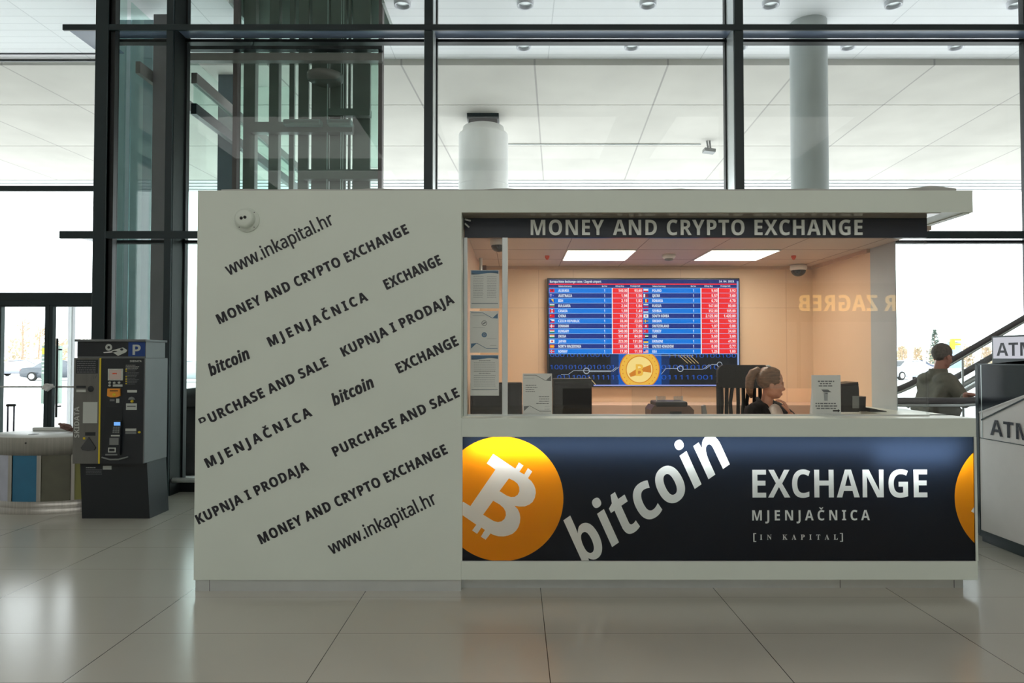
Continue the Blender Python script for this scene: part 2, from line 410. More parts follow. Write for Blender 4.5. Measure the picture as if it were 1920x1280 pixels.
# heavy post behind the first fin
mb = MB(); mb.box(PX(338, 8.4, 300), PX(353, 8.4, 300), 8.36, 8.42, 0, 8.5, M_darker, 0.01); trim(mb)
nw_ = 0
def pane(x0, x1, y, z0, z1, m, name=None):
    global nw_; nw_ += 1
    mb = MB(); mb.box(x0, x1, y, y + 0.012, z0, z1, m); return struct(mb, 'window_%d' % nw_)
edges = [(xcol1, fin_x[0][0])] + [(fin_x[i][1], fin_x[i + 1][0]) for i in range(len(fin_x) - 1)] + [(fin_x[-1][1], 18)]
for a, b in edges:
    for z0, z1 in ((0.12, zt2[0]), (zt2[0] + 0.03, zt1[0]), (zt1[0] + 0.03, 8.5)): pane(a, b, YF + 0.1 if b < -3.5 else YG + 0.02, z0, z1, M_fglass)
    mb = MB(); mb.box(a, b, YG - 0.03, YG + 0.08, 0, 0.12, M_darker); trim(mb)
# guard rail in front of the bay glass
mb = MB(); mb.tube([(xcol1, YF + 0.1, 0.17), (fin_x[1][0], YF + 0.1, 0.17)], 0.03, M_alu); trim(mb)
XLE = -5.13
# set-back glass on the left with its transoms and the sliding doors
zl = [(PZ(358, YL), PZ(348, YL)), (PZ(114, YL), PZ(111, YL)), (PZ(101, YL), PZ(99, YL))]
for z0, z1 in zl:
    mb = MB(); mb.box(-16, XLE, YL, YL + 0.03, z0, z1, M_dark); trim(mb)
zd = (PZ(572, YL), PZ(549, YL))
mb = MB(); mb.box(-16, XLE, YL - 0.05, YL + 0.12, zd[0], zd[1], M_dark, 0.008)
mb.box(-16, XLE, YL - 0.056, YL - 0.05, zd[0] + 0.05, zd[0] + 0.056, M_darker); trim(mb)
for z0, z1 in ((zd[1], zl[0][0]), (zl[0][1], zl[1][0]), (zl[2][1], 8.5)): pane(-16, XLE, YL + 0.04, z0, z1, M_fglass)
mb = MB(); mb.box(-16, XLE, YL - 0.02, YL + 0.1, 0, 0.03, M_darker); trim(mb)
def door(n, x0, x1, st0, st1):
    d = MB()
    d.box(x0, x0 + st0, YL - 0.03, YL + 0.04, 0.03, zd[0], M_dark, 0.004); d.box(x1 - st1, x1, YL - 0.03, YL + 0.04, 0.03, zd[0], M_dark, 0.004)
    d.box(x0 + st0, x1 - st1, YL - 0.03, YL + 0.04, 0.03, 0.16, M_dark); d.box(x0 + st0, x1 - st1, YL - 0.03, YL + 0.04, zd[0] - 0.02, zd[0], M_dark)
    o = struct(d, 'door_%d' % n)
    g = MB(); g.box(x0 + st0, x1 - st1, YL, YL + 0.01, 0.16, zd[0] - 0.02, M_fglass); g.build('door_glass', o)
    g = MB(); zb = PZ(725, YL - 0.06); g.tube([(x0 + st0, YL - 0.06, zb), (x1 - st1, YL - 0.06, zb)], 0.012, M_alu); g.build('push_bar', o)
    return o
xm0, xm1 = PX(86, YL, 650), PX(101, YL, 650)
d1 = door(1, xm0 - 1.15, xm0 + 0.055, PX(4, YL) - (xm0 - 1.15), 0.055)
d2 = door(2, xm0 + 0.058, XLE, xm1 - xm0 - 0.058, 0.02)
mb = MB(); xh = PX(107, YL - 0.1); mb.tube([(xh, YL - 0.1, PZ(782, YL - 0.1)), (xh, YL - 0.1, PZ(634, YL - 0.1))], 0.013, M_darker)
for yy in (655, 762): mb.tube([(xh, YL - 0.1, PZ(yy, YL - 0.1)), (xh, YL - 0.02, PZ(yy, YL - 0.1))], 0.01, M_darker)
mb.build('door_handle', d2)
door(3, xm0 - 2.4, xm0 - 1.152, 0.055, 0.055)

# outside canopy: white slats by the glass, then concrete, then a ribbed metal edge
ZC = 6.2
Yc0 = 10.65
mb = MB(); lx0, lx1 = PX(430, 9.0, 200), PX(722, 9.0, 200)
mb.box(-40, lx0, YL + 0.15, Yc0, ZC + 0.1, ZC + 0.3, M_slats); mb.box(lx1, 45, YL + 0.15, Yc0, ZC + 0.1, ZC + 0.3, M_slats); mb.box(lx0, lx1, 9.7, Yc0, ZC + 0.1, ZC + 0.3, M_slats); struct(mb, 'ceiling_slats')
Ycs = [Yc0, 12.34, 14.75, 17.6]
mb = MB()
for a, b in zip(Ycs[:-1], Ycs[1:]): mb.box(-40, 45, a + (0.012 if a > Yc0 else 0), b - 0.012, ZC, ZC + 0.6, M_concrete)
struct(mb, 'ceiling_concrete')
M_ribs = mat('ribbed_metal_edge', (0.66, 0.67, 0.68), 0.5, noise=0.03)
mb = MB()
for k in range(4): mb.box(-40, 45, 17.6 + k * 0.28, 17.6 + k * 0.28 + 0.2, ZC - 0.02 - 0.01 * k, ZC + 0.55, M_ribs)
struct(mb, 'trim_60')
# the two round columns
M_colpaint = mat('column_grey_paint', (0.50, 0.53, 0.53), 0.55, noise=0.08, nscale=2.5, stretch=(1, 1, 0.3))
cx = PX(1521.5, 9.5); mb = MB(); mb.tube([(cx, 9.5, -0.02), (cx, 9.5, ZC + 0.1)], 0.247, M_colpaint, 40); struct(mb, 'column_slim')
M_col_lit = mat('column_lit_paint', (0.78, 0.79, 0.78), 0.55, noise=0.08, nscale=2.5, stretch=(1, 1, 0.3))  # same column, made lighter in colour for the outside light on it
cx2 = PX(906, 13.0); mb = MB(); rr = 0.475
mb.tube([(cx2, 13, -0.02), (cx2, 13, ZC - 0.36)], rr, M_col_lit, 40)
mb.lathe([(rr, ZC - 0.36), (rr * 0.98, ZC - 0.33), (rr * 0.86, ZC - 0.3), (rr * 0.82, ZC - 0.2), (0, ZC - 0.19)], (cx2, 13, 0), M_col_lit, 40)
mb.tube([(cx2, 13, ZC - 1.32), (cx2, 13, ZC - 1.29)], rr * 1.015, M_col_lit, 40)
mb.box(cx2 - 0.3, cx2 + 0.3, 12.75, 13.25, ZC - 0.1, ZC, M_dark); mb.box(cx2 - 0.27, cx2 + 0.27, 12.8, 13.2, ZC - 0.2, ZC - 0.1, M_darker); struct(mb, 'column_thick')
# canopy downlights
M_dl = mat('downlight_ring', (0.68, 0.69, 0.74), 0.4, noise=0)
dl = None
for (yy, x0, sp, k0, k1) in ((3, 985, 233, -1, 5), (83, 982, 205, 0, 5)):
    Yd = (ZC + 0.1 - CAMZ) / (PZ(yy, 1.0) - CAMZ)
    for k in range(k0, k1):
        x = PX(x0 + sp * k, Yd)
        if x < -2.2: continue
        if dl is None:
            dl = thing('canopy_downlight', 'x', 'downlight', (x, Yd, ZC + 0.1), 'downlights in the white canopy ceiling')
            q = MB(); q.lathe([(0.0, -0.02), (0.085, -0.02), (0.09, -0.055), (0.11, -0.06), (0.115, 0.0)], (0, 0, 0), M_dl, 24); q.build('ring', dl, local=True)
            q = MB(); q.lathe([(0.0, -0.03), (0.08, -0.025)], (0, 0, 0), M_alu, 24); q.build('lens', dl, local=True); o = dl
        else: o = copy_tree(dl); o.location = (x, Yd, ZC + 0.1)
        row = 'above the upper transom' if yy == 3 else 'just under the upper transom'
        o['label'] = 'canopy downlight ' + row + ', ' + ['first', 'second', 'third', 'fourth', 'fifth', 'sixth', 'seventh'][k - k0 if yy == 83 else k + 1] + ' from the lift tower'

# ================================================================ THE KIOSK
KF = 4.70
kx0, kxm = PX(363, KF, 1086), PX(864.5, KF, 900); kx1 = PX(1832, KF, 900); kxr = PX(1824, KF, 380)
kt = PZ(357, KF); zb = PZ(1087, KF); zfas = PZ(398, KF); zct = PZ(784, KF)
YB = 6.9
K = thing('exchange_kiosk', 'white money exchange kiosk with lettered side wall and lit counter front on the tiled floor', 'kiosk', ((kx0 + kx1) / 2, 5.8, 0))
mb = MB(); mb.box(kx0, kxm, KF, YB + 0.1, zb, kt, M_white); wallp = mb.build('side_wall', K)
# lettering on the side wall
TX = [('www.inkapital.hr', 'r', 429.4, 516.8, 627.3, 419.0, 23.5, 1.0), ('MONEY AND CRYPTO EXCHANGE', 'b', 412, 607.5, 767, 436.5, 18.0, 1.12),
      ('MJENJAČNICA', 'b', 507.4, 649.7, 690.5, 562.4, 17.5, 1.4), ('EXCHANGE', 'b', 725.6, 543, 829.7, 494.5, 18.5, 1.05),
      ('bitcoin', 'bi', 396, 705, 469.8, 671, 21, 1.0), ('KUPNJA I PRODAJA', 'b', 645, 668.5, 852.5, 567, 17.5, 1.12),
      ('URCHASE AND SALE', 'b', 396, 792.5, 615.8, 685.3, 17.5, 1.12), ('MJENJAČNICA', 'b', 390.2, 877, 585.7, 778.7, 17.5, 1.4),
      ('bitcoin', 'bi', 627.4, 760.7, 703, 724.6, 21, 1.0), ('EXCHANGE', 'b', 748.7, 699.7, 860.5, 646.2, 18.5, 1.05),
      ('PURCHASE AND SALE', 'b', 629, 855.8, 862, 742.7, 17.5, 1.12), ('KUPNJA I PRODAJA', 'b', 373.1, 982.8, 579.8, 880.4, 17.5, 1.12),
      ('MONEY AND CRYPTO EXCHANGE', 'b', 490.2, 1019.9, 840, 849.3, 18.0, 1.12), ('www.inkapital.hr', 'r', 622.5, 1039.6, 820.3, 942.8, 23.5, 1.0)]
yl = KF - 0.0012
for s, st, xa, ya, xb, yb, cp, sp in TX:
    mb = MB()
    for q, (du, dv) in enumerate(((-.55, -.25), (.55, -.25), (-.55, .25), (.55, .25))):   # a heavier cut of the same letters
        o_ = Vector((0, -0.00012 * q, 0)); letters(mb, s, st, P(xa + du, ya + dv, yl) + o_, P(xb + du, yb + dv, yl) + o_, cp * 1.03 * yl / F, M_ink, 1 + (sp - 1) * .75, ext=0.0004)
    mb.build('lettering', wallp)
mb = MB()
# the worn P: only its bowl is left
a, b = P(378.5, 801, yl), P(390.5, 795.2, yl); vs, fs = lay('P', 'b', a, b, 17.5 * yl / F)
d_ = (b - a).normalized(); u_ = Vector((0, -1, 0)).cross(d_)
lp = [[((v - a).dot(d_), (v - a).dot(u_)) for v in l] for l in loops_of(vs, fs)]
lp = [clip(l, -1, 1, 7.6 * yl / F, 1) for l in lp]; vs, fs = fill2d([l for l in lp if l], 0)
mb.add([a + d_ * v[0] + u_ * v[2] for v in vs], fs, M_ink)
mb.build('lettering', wallp)
# plinths
mb = MB(); mb.box(kx0 + 0.004, kxm, KF + 0.018, YB, 0, zb, M_alu); mb.box(kx0 + 0.1, kx0 + 0.103, KF + 0.0165, KF + 0.018, 0, zb, M_greyprint); mb.build('plinth', K)
xpl = PX(1806, 4.785, 1095)
mb = MB(); mb.box(kxm, xpl, 4.785, 6.5, 0, zb, M_alu); 
for xx in (1570, 1782): mb.box(PX(xx, 4.785), PX(xx, 4.785) + 0.004, 4.783, 4.785, 0, zb, M_greyprint)
mb.build('plinth', K)
# roof slab with fascia
mb = MB(); mb.box(kxm, kxr, KF, YB + 0.1, zfas, kt, M_white); mb.box(kx0 + 0.02, kxr - 0.02, KF + 0.02, YB + 0.08, kt, kt + 0.004, mat('unseen_dark_roof_top', (0.16, 0.16, 0.155), 0.9, noise=0.2))  # unseen dark top, added to dull the roof's reflection in the glass
mb.build('roof', K)
mb = MB(); mb.box(kxm + 0.002, PX(1739, 4.87, 420), KF + 0.012, 4.9, zfas - 0.004, zfas, M_soffit); mb.build('soffit_panel', K)
# header sign
YH = 4.88
hx0, hx1 = PX(871, YH, 425), PX(1738.5, YH, 425); hz0, hz1 = PZ(445.5, YH), PZ(408, YH)
mb = MB(); mb.box(hx0, hx1, YH, YH + 0.03, hz0, zfas - 0.004, M_navy, 0.002); hs = mb.build('header_sign', K)
M_hlet = mat('grey_cut_letters', (0.80, 0.85, 0.82), 0.4, noise=0.02)
for wd_, xa, xb in (('MONEY', 995, 1132), ('AND', 1149, 1231), ('CRYPTO', 1250, 1395), ('EXCHANGE', 1414, 1616)):
    mb = MB(); line_of_text(mb, wd_, 'b', xa, 441, xb, 412.5, YH - 0.001, M_hlet, 1.06, 0.012); mb.build('lettering', hs)
# counter: frame round the light box, boards, top
sx0, sx1 = PX(867, KF, 935), PX(1827, KF, 935); sz0, sz1 = PZ(1051, KF), PZ(819, KF)
mb = MB(); B = 0.003
mb.box(kxm, kx1, KF, 4.95, sz1, zct, M_white, B); mb.box(kxm, kx1 - 0.004, KF, 4.95, zb, sz0, M_white, B)
mb.box(kxm, sx0, KF, 4.95, sz0, sz1, M_white); mb.box(sx1, kx1, KF, 4.95, sz0, sz1, M_white)
mb.box(kxm, kx1, 4.92, 4.95, sz0, sz1, M_white)
mb.box(kxm, kx1, 4.95, 5.02, zb, zct, M_white, B)
mb.box(2.72, kx1, 4.95, 6.2, zct - 0.06, zct, M_white, B); mb.box(kx1 - 0.04, kx1 - 0.004, 4.95, 6.2, zb, zct - 0.06, M_white)
mb.box(sx0 - 0.006, sx1 + 0.003, KF - 0.002, KF + 0.004, sz0 - 0.004, sz0, M_alu); mb.box(sx1, sx1 + 0.005, KF - 0.003, KF + 0.006, sz0, sz1, M_alu)
counter = mb.build('counter', K)
# light box sign: film cut from clipped loops, real tubes behind it
yp = KF + 0.004; e_ = 0.0006
M_fn = translucent('sign_film_navy', lin(18, 25, 36), 0.6); M_fo = translucent('sign_film_orange', (0.80, 0.27, 0.004), 0.5); M_fw = translucent('sign_film_white', (0.80, 0.82, 0.80), 0.45)
def pc(x, y): p = P(x, y, yp); return (p.x, p.z)
rect = [(sx0, sz0), (sx1, sz0), (sx1, sz1), (sx0, sz1)]
ins = lambda l, e: clip(l, sx0 + e, sx1 - e, sz0 + e, sz1 - e)
def circ(x, y, r):
    c = P(x, y, yp); k = r * yp / F; return [(c.x + k * math.cos(2 * PI * i / 96), c.z + k * math.sin(2 * PI * i / 96)) for i in range(96)]
BO = [(230, 180), (378, 278), (402, 237), (432, 258), (405, 299), (437, 317), (462, 275), (490, 297), (462, 342), (485, 362), (502, 388), (512, 415), (514, 440), (508, 472), (493, 500), (470, 518), (440, 530), (405, 531), (372, 525),
      (394, 549), (406, 575), (411, 605), (408, 638), (398, 668), (382, 692), (360, 712), (330, 724), (300, 730), (265, 729), (235, 721), (213, 710), (180, 752), (148, 732), (175, 687), (151, 671), (123, 713), (90, 690), (118, 652), (-13, 562), (30, 499), (78, 528), (245, 285), (187, 243)]
B1 = [(335, 343), (370, 360), (392, 378), (404, 402), (405, 430), (394, 452), (374, 466), (350, 468), (322, 459), (272, 428)]
B2 = [(230, 492), (275, 518), (300, 541), (313, 565), (315, 590), (305, 614), (287, 629), (262, 635), (232, 627), (163, 585)]
def bl(l, dx=0): return [pc(860 + x / 3.5556 + dx, 800 + y / 3.5556) for x, y in l]
coin_l = ins(circ(940, 934.7, 115.7), e_); coin_r = ins(circ(1906.6, 933, 116), e_)
Bl = [ins(bl(BO), 2 * e_), bl(B1), bl(B2)]
Br = [l for l in [ins(bl(BO, 964.5), 2 * e_)] if l]
def sign_text(s, st, x0, y0, x1, y1, cap, sp=1.0):
    vs, fs = lay(s, st, P(x0, y0, yp), P(x1, y1, yp), cap * yp / F, sp)
    return [l for l in (ins([(v.x, v.z) for v in l], e_) for l in loops_of(vs, fs)) if l]
TL = sign_text('bitcoin', 'bi', 1095.7, 1062, 1375, 865.5, 87) + sign_text('EXCHANGE', 'b', 1411, 932.5, 1739, 932, 51.5) \
    + sign_text('MJENJAČNICA', 'b', 1410.5, 975.5, 1631, 975, 19, 1.35) + sign_text('IN KAPITAL', 'serif', 1425, 1011.5, 1571, 1011.3, 9.5, 1.9) \
    + sign_text('[', 'r', 1412.5, 1012.5, 1418, 1012.5, 13) + sign_text(']', 'r', 1575, 1012.2, 1580.5, 1012.2, 13)
mb = MB()
for loops, m in (([rect, coin_l, coin_r] + TL, M_fn), ([coin_l] + Bl, M_fo), ([coin_r] + Br, M_fo), (Bl, M_fw), (Br, M_fw), (TL, M_fw)):
    vs, fs = fill2d(loops, yp); mb.add(vs, fs, m)
mb.build('sign_film', counter)
zt = sz1 - 0.06
area_light('light_box_tube_light', ((sx0 + sx1) / 2, 4.80, zt), 3.4, 0.03, 17, (0.93, 0.97, 1.0), (PI * 1.5, 0, 0))
area_light('light_box_end_light', (PX(1700, 4.8), 4.80, sz1 - 0.13), 0.55, 0.05, 3.6, (0.9, 0.96, 1.0), (PI * 1.5, 0, 0))
# interior shell
mb = MB(); mb.box(kxm, 3.1, YB, YB + 0.1, 0, 2.6, M_beige); 
for xx in (1010, 1075, 1277, 1475): mb.box(PX(xx, YB) - 0.002, PX(xx, YB) + 0.002, YB - 0.001, YB, 0, 2.52, M_beige2)
mb.box(kxm, 3.0, YB - 0.001, YB, 2.1, 2.104, M_beige2); mb.build('back_wall', K)
mb = MB(); mb.box(kxm, kxm + 0.012, 4.96, YB, 0, 2.52, M_beige); mb.build('left_inner_wall', K)
ypst = 5.77
mb = MB(); mb.box(3.0, 3.1, ypst, YB + 0.1, 0, 2.6, M_beige); mb.box(3.1, 3.104, ypst, YB + 0.1, 0, 2.6, M_white); mb.build('right_inner_wall', K)
mb = MB(); mb.box(3.0, 3.006, 5.39, ypst, zct, 2.6, mat('post_daylight_grey', (0.43, 0.50, 0.53), 0.5, noise=0.02)); mb.build('corner_post', K)  # cool daylight tint put into the colour against the warm lamps
mb = MB(); zk = 2.52
mb.box(kxm, 3.0, YH + 0.03, YB, zk, zk + 0.03, M_ceil)
for xx in (-0.17, 0.43, 1.03, 1.66, 2.26, 2.86): mb.box(xx - 0.003, xx + 0.003, YH + 0.03, YB, zk - 0.001, zk, M_ceilgap)
for yy in (5.2, 5.8, 6.4): mb.box(kxm, 3.0, yy - 0.003, yy + 0.003, zk - 0.001, zk, M_ceilgap)
mb.box(kxm, 3.0, YB - 0.03, YB, zk - 0.03, zk, M_beige2); mb.box(2.97, 3.0, ypst, YB, zk - 0.03, zk, M_beige2)
mb.build('inner_ceiling', K)
mb = MB(); mb.box(kxm, 3.0, 5.0, YB, 0.0, 0.12, M_grey); mb.build('raised_floor', K)
# glass front with two service openings
gz0, gz1 = zct, hz0 + 0.02
gx0, gx1 = kxm + 0.006, PX(1738.5, 4.895, 600)
hole = [(PX(1055, 4.895), PX(1184, 4.895)), (PX(1393, 4.895), PX(1522, 4.895))]; hz = PZ(728, 4.895)
mb = MB(); cuts = [gx0, hole[0][0], hole[0][1], hole[1][0], hole[1][1], gx1]
g = [[(gx0, gz0), (hole[0][0], gz0), (hole[0][0], hz), (hole[0][1], hz), (hole[0][1], gz0), (hole[1][0], gz0), (hole[1][0], hz), (hole[1][1], hz), (hole[1][1], gz0), (gx1, gz0), (gx1, gz1), (gx0, gz1)]]
for yy in (4.89, 4.90):
    vs, fs = fill2d(g, yy); mb.add(vs, fs, M_glass)
mb.build('front_glass', K)
mb = MB(); mb.box(gx1 - 0.012, gx1 + 0.002, 4.888, 4.904, gz0, gz1, M_clear); mb.build('glass_joint', K)
mb = MB(); mb.box(PX(941.5, 4.88), PX(952, 4.88), 4.875, 4.915, gz0, hz0, M_alu, 0.002); mb.build('glass_post', K)
mb = MB(); mb.box(gx0 - 0.004, gx0 + 0.022, 4.87, 4.92, gz0, hz0, M_alu, 0.002); mb.box(gx0, gx1, 4.88, 4.912, gz0, gz0 + 0.012, M_alu); mb.build('glass_channel', K)
mb = MB(); q = P(872, 411, 4.80); mb.tube([q, q + Vector((0.035, 0.03, -0.004))], 0.007, M_alu); mb.tube([q + Vector((0, 0, -0.03)), q + Vector((0.025, 0.03, -0.05))], 0.006, M_alu); mb.build('cable_clip', K)
# right side bottom plate of the roof (overhang underside)
mb = MB(); mb.box(3.1, kxr - 0.01, KF + 0.02, YB, zfas - 0.006, zfas, M_white); mb.build('overhang_panel', K)
# inner desk and back cabinet are part of the fit-out but lift away
mb = MB(); mb.box(kxm + 0.02, 2.66, 5.03, 5.37, 0.98, 1.02, M_beige2, 0.004)
for xx in (kxm + 0.06, 0.9, 2.6): mb.box(xx - 0.02, xx + 0.02, 5.1, 5.33, 0.12, 0.98, M_beige2)
desk = solo(mb, 'inner_desk', 'beige inner work desk behind the kiosk counter under the monitors', 'desk')
cab = thing('back_cabinet', 'low beige cabinet along the kiosk back wall under the rate screen', 'cabinet', (1.2, 6.6, 0.12))
zc = PZ(759, 6.45)
mb = MB(); mb.box(kxm + 0.03, 2.95, 6.45, YB - 0.01, 0.12, zc, M_beige2, 0.003); mb.build('body', cab)
for i in range(5):
    mb = MB(); xa = kxm + 0.05 + i * 0.66; mb.box(xa, xa + 0.64, 6.435, 6.45, 0.16, zc - 0.09, M_beige2, 0.003); dd = mb.build('door', cab)
    mb = MB(); mb.box(xa + 0.55, xa + 0.6, 6.42, 6.435, zc - 0.2, zc - 0.18, M_alu); mb.build('handle', dd)

# ceiling lights of the kiosk
M_panel = emit('warm_led_panel', (1.0, 0.89, 0.75), 12.5)
lp0 = None
for i, xx in enumerate((0.73, 1.96)):
    if i == 0:
        lp0 = o = thing('ceiling_light_panel', 'x', 'ceiling light', (xx, 6.1, zk), 'square lit panels in the kiosk ceiling')
        q = MB(); q.box(-0.29, 0.29, -0.29, 0.29, -0.006, -0.002, M_panel); q.build('diffuser', o, local=True)
        q = MB()
        for a in ((-0.3, 0.3, -0.3, -0.29), (-0.3, 0.3, 0.29, 0.3), (-0.3, -0.29, -0.29, 0.29), (0.29, 0.3, -0.29, 0.29)): q.box(a[0], a[1], a[2], a[3], -0.01, -0.001, M_paper)
        q.build('frame', o, local=True)
    else: o = copy_tree(lp0); o.location = (xx, 6.1, zk)
    o['label'] = ('square lit ceiling panel inside the kiosk nearer the lettered side wall', 'square lit ceiling panel inside the kiosk nearer the corner post')[i]
# fire detectors (red), smoke detector, dome cameras
M_red = mat('red_plastic', lin(215, 70, 35), 0.4, noise=0.02)
for i, (x, y) in enumerate(((1026, 481), (1488, 480))):
    Yd = 6.15; p = P(x, y, Yd); mb = MB()
    mb.lathe([(0, 0.0), (0.02, 0.0), (0.022, -0.012), (0.01, -0.035), (0, -0.04)], (p.x, Yd, zk), M_red, 20)
    solo(mb, 'sprinkler_head', ('small red sprinkler on the kiosk ceiling between the posters and the first lit panel', 'small red sprinkler on the kiosk ceiling beside the white dome camera')[i], 'sprinkler', 'red sprinklers on the kiosk ceiling')
p = P(1254, 478, 6.1)
sd = thing('smoke_detector', 'round white smoke detector on the kiosk ceiling between the two lit panels', 'smoke detector', (p.x, 6.1, zk - 0.004))
mb = MB(); mb.lathe([(0, -0.004), (0.058, 0), (0.06, -0.02), (0.045, -0.035), (0.04, -0.036)], (p.x, 6.1, zk), M_paper, 28); mb.build('base', sd)
mb = MB(); mb.lathe([(0.04, -0.036), (0.034, -0.05), (0.0, -0.055)], (p.x, 6.1, zk), M_grey, 28); mb.build('sensor_cap', sd)
def dome(x, y, Yd, r, label, onwall=False):
    p = P(x, y, Yd); z = zk - 0.005
    t = thing('dome_camera', label, 'security camera', (p.x, Yd, z))
    q = MB(); q.lathe([(0, 0), (r * 1.1, 0), (r * 1.15, -r * 0.5), (r, -r * 0.75)], (p.x, Yd, z), M_paper, 28); q.build('housing', t)
    q = MB(); q.lathe([(r * math.cos(a * PI / 20), -r * 0.75 - r * 0.85 * math.sin(a * PI / 20)) for a in range(11)], (p.x, Yd, z), M_blackg, 28); q.build('dome', t)
dome(935, 461, 5.3, 0.06, 'black dome camera on the kiosk ceiling beside the glass post above the posters')
dome(1497, 506, 6.75, 0.07, 'white dome camera with dark lens at the far end of the kiosk ceiling')
# twin-lens round device on the side wall
p = P(464, 412.5, KF)
tw = thing('wall_camera', 'round white twin-lens camera fixed high on the lettered kiosk wall', 'security camera', (p.x, KF, p.z))
mb = MB(); r = 23 * KF / F
mb.lathe([(0, -0.012), (r * 0.98, -0.012), (r, -0.008), (r, 0)], (p.x, KF, p.z), M_white, 40, axis='y')
for a in range(4):
    aa = PI / 4 + a * PI / 2; mb.lathe([(0, -0.0135), (0.004, -0.0135), (0.004, -0.012)], (p.x + r * 0.86 * math.cos(aa), KF, p.z + r * 0.86 * math.sin(aa)), M_greyprint, 10, axis='y')
mb.build('mounting_plate', tw)
mb = MB(); mb.lathe([(0, -0.055), (r * 0.6, -0.055), (r * 0.72, -0.048), (r * 0.78, -0.03), (r * 0.8, -0.012)], (p.x - 0.008, KF, p.z + 0.006), M_white, 40, axis='y'); mb.build('lens_housing', tw)
for k in (-1, 1):
    mb = MB(); mb.lathe([(0, -0.058), (0.0105, -0.058), (0.0105, -0.054)], (p.x - 0.008 + k * 0.0125, KF, p.z + 0.006 + k * 0.003), M_blackg, 16, axis='y'); mb.build('lens', tw)
# crumpled cover sheet on the roof
mb = MB(); nx, ny = 60, 6; M_film = mat('grey_cover_film', (0.42, 0.43, 0.41), 0.4, noise=0.1)
vs = []; rnd = random.Random(3)
for j in range(ny):
    for i in range(nx):
        x = PX(410, KF) + (PX(1800, KF) - PX(410, KF)) * i / (nx - 1)
        h = 0.008 + 0.012 * max(0, math.sin(i * 0.9 + j) * math.sin(i * 0.37)) + (0.03 * math.exp(-((i - nx + 3) / 1.6) ** 2)) * (1 if j < 4 else 0.5)
        vs.append((x, KF + 0.015 + j * 0.12 + 0.006 * math.sin(i * 0.7), kt + 0.006 + h * (0.7 if j in (0, ny - 1) else 1)))
fs = [(j * nx + i, j * nx + i + 1, (j + 1) * nx + i + 1, (j + 1) * nx + i) for j in range(ny - 1) for i in range(nx - 1)]
mb.add(vs, fs, M_film, True)
sk = [(vs[i][0], vs[i][1] , kt) for i in range(nx)]
mb.add(vs[:nx] + sk, [(i, i + 1, nx + i + 1, nx + i) for i in range(nx - 1)], M_film)
solo(mb, 'cover_sheet', 'thin crumpled grey dust sheet lying on the kiosk roof edge', 'sheet')

# ---------------------------------------------------------------- rate screen
YS = 6.82
tv = thing('rate_screen', 'large wall-mounted exchange rate screen with flags and a gold coin', 'screen', (PX(1206, YS), YB, PZ(622, YS)))
tva, tvb = P(1026, 725.5, YS), P(1387, 521, YS)
mb = MB(); mb.box(tva.x, tvb.x, YS, YB - 0.012, tva.z, tvb.z, M_black, 0.006); mb.build('housing', tv)
mb = MB(); yy = YS - 0.002
EM = lambda n, r, g, b_, s=1.0: emit('screen_' + n, lin(r, g, b_), s * 0.7)
S_bg, S_hdr, S_r, S_b1, S_b2, S_w, S_line = EM('black', 14, 18, 26), EM('header', 34, 50, 120), EM('red', 255, 45, 50), EM('blue', 0, 125, 235), EM('navy', 22, 52, 140), EM('white', 245, 250, 255, 1.1), EM('line', 150, 200, 250)
FC = {'r': (225, 20, 50), 'w': (245, 245, 245), 'b': (0, 60, 170), 'g': (30, 140, 70), 'y': (250, 205, 40), 'k': (20, 20, 20), 'o': (250, 150, 60), 'm': (130, 30, 60)}
FM = {k: EM('flag_' + k, *v) for k, v in FC.items()}
lay_n = [0]
def R(x0, y0, x1, y1, m, l=1):
    y_ = YS - 0.001 - 0.0006 * l; p, q = P(x0, y1, YS), P(x1, y0, YS); mb.quad((p.x, y_, p.z), (q.x, y_, p.z), (q.x, y_, q.z), (p.x, y_, q.z), m)
def POLY(pts, m, l=1):
    y_ = YS - 0.001 - 0.0006 * l; ps = [P(x, y, YS) for x, y in pts]; mb.add([(p.x, y_, p.z) for p in ps], [tuple(range(len(ps)))], m)
def DISC(x, y, r, m, l=1, n=40): POLY([(x + r * math.cos(2 * PI * k / n), y + r * math.sin(2 * PI * k / n)) for k in range(n)], m, l)
def RING(x, y, r0, r1, m, l=1, n=40):
    y_ = YS - 0.001 - 0.0006 * l; ps = [P(x + r * math.cos(2 * PI * k / n), y + r * math.sin(2 * PI * k / n), YS) for k in range(n) for r in (r0, r1)]
    mb.add([(p.x, y_, p.z) for p in ps], [(2 * k, 2 * k + 1, (2 * k + 3) % (2 * n), (2 * k + 2) % (2 * n)) for k in range(n)], m)
def T(s, x0, y, x1, cap, m, st='b', sp=1.0, l=3): 
    y_ = YS - 0.001 - 0.0006 * l; p, q = P(x0, y, YS), P(x1, y, YS); letters(mb, s, st, (p.x, y_, p.z), (q.x, y_, q.z), cap * YS / F, m, sp)
def SEG(x0, y0, x1, y1, wd, m, l=2):
    d = Vector((x1 - x0, y1 - y0)); n = Vector((-d.y, d.x)).normalized() * wd / 2
    POLY([(x0 + n.x, y0 + n.y), (x0 - n.x, y0 - n.y), (x1 - n.x, y1 - n.y), (x1 + n.x, y1 + n.y)], m, l)
x0, x1, xm = 1029, 1384.5, 1205
R(x0, 524, x1, 723, S_bg, 0)
R(x0, 524, x1, 531.5, S_hdr); R(x0, 531.5, x1, 533.6, S_r); R(x0, 533.6, x1, 539.6, S_hdr)
T('Europa Note Exchange rates / Zagreb airport', 1031, 529.8, 1127, 4.2, S_w); T('24. 04. 2023.', 1348, 529.3, 1377, 3.6, S_w)
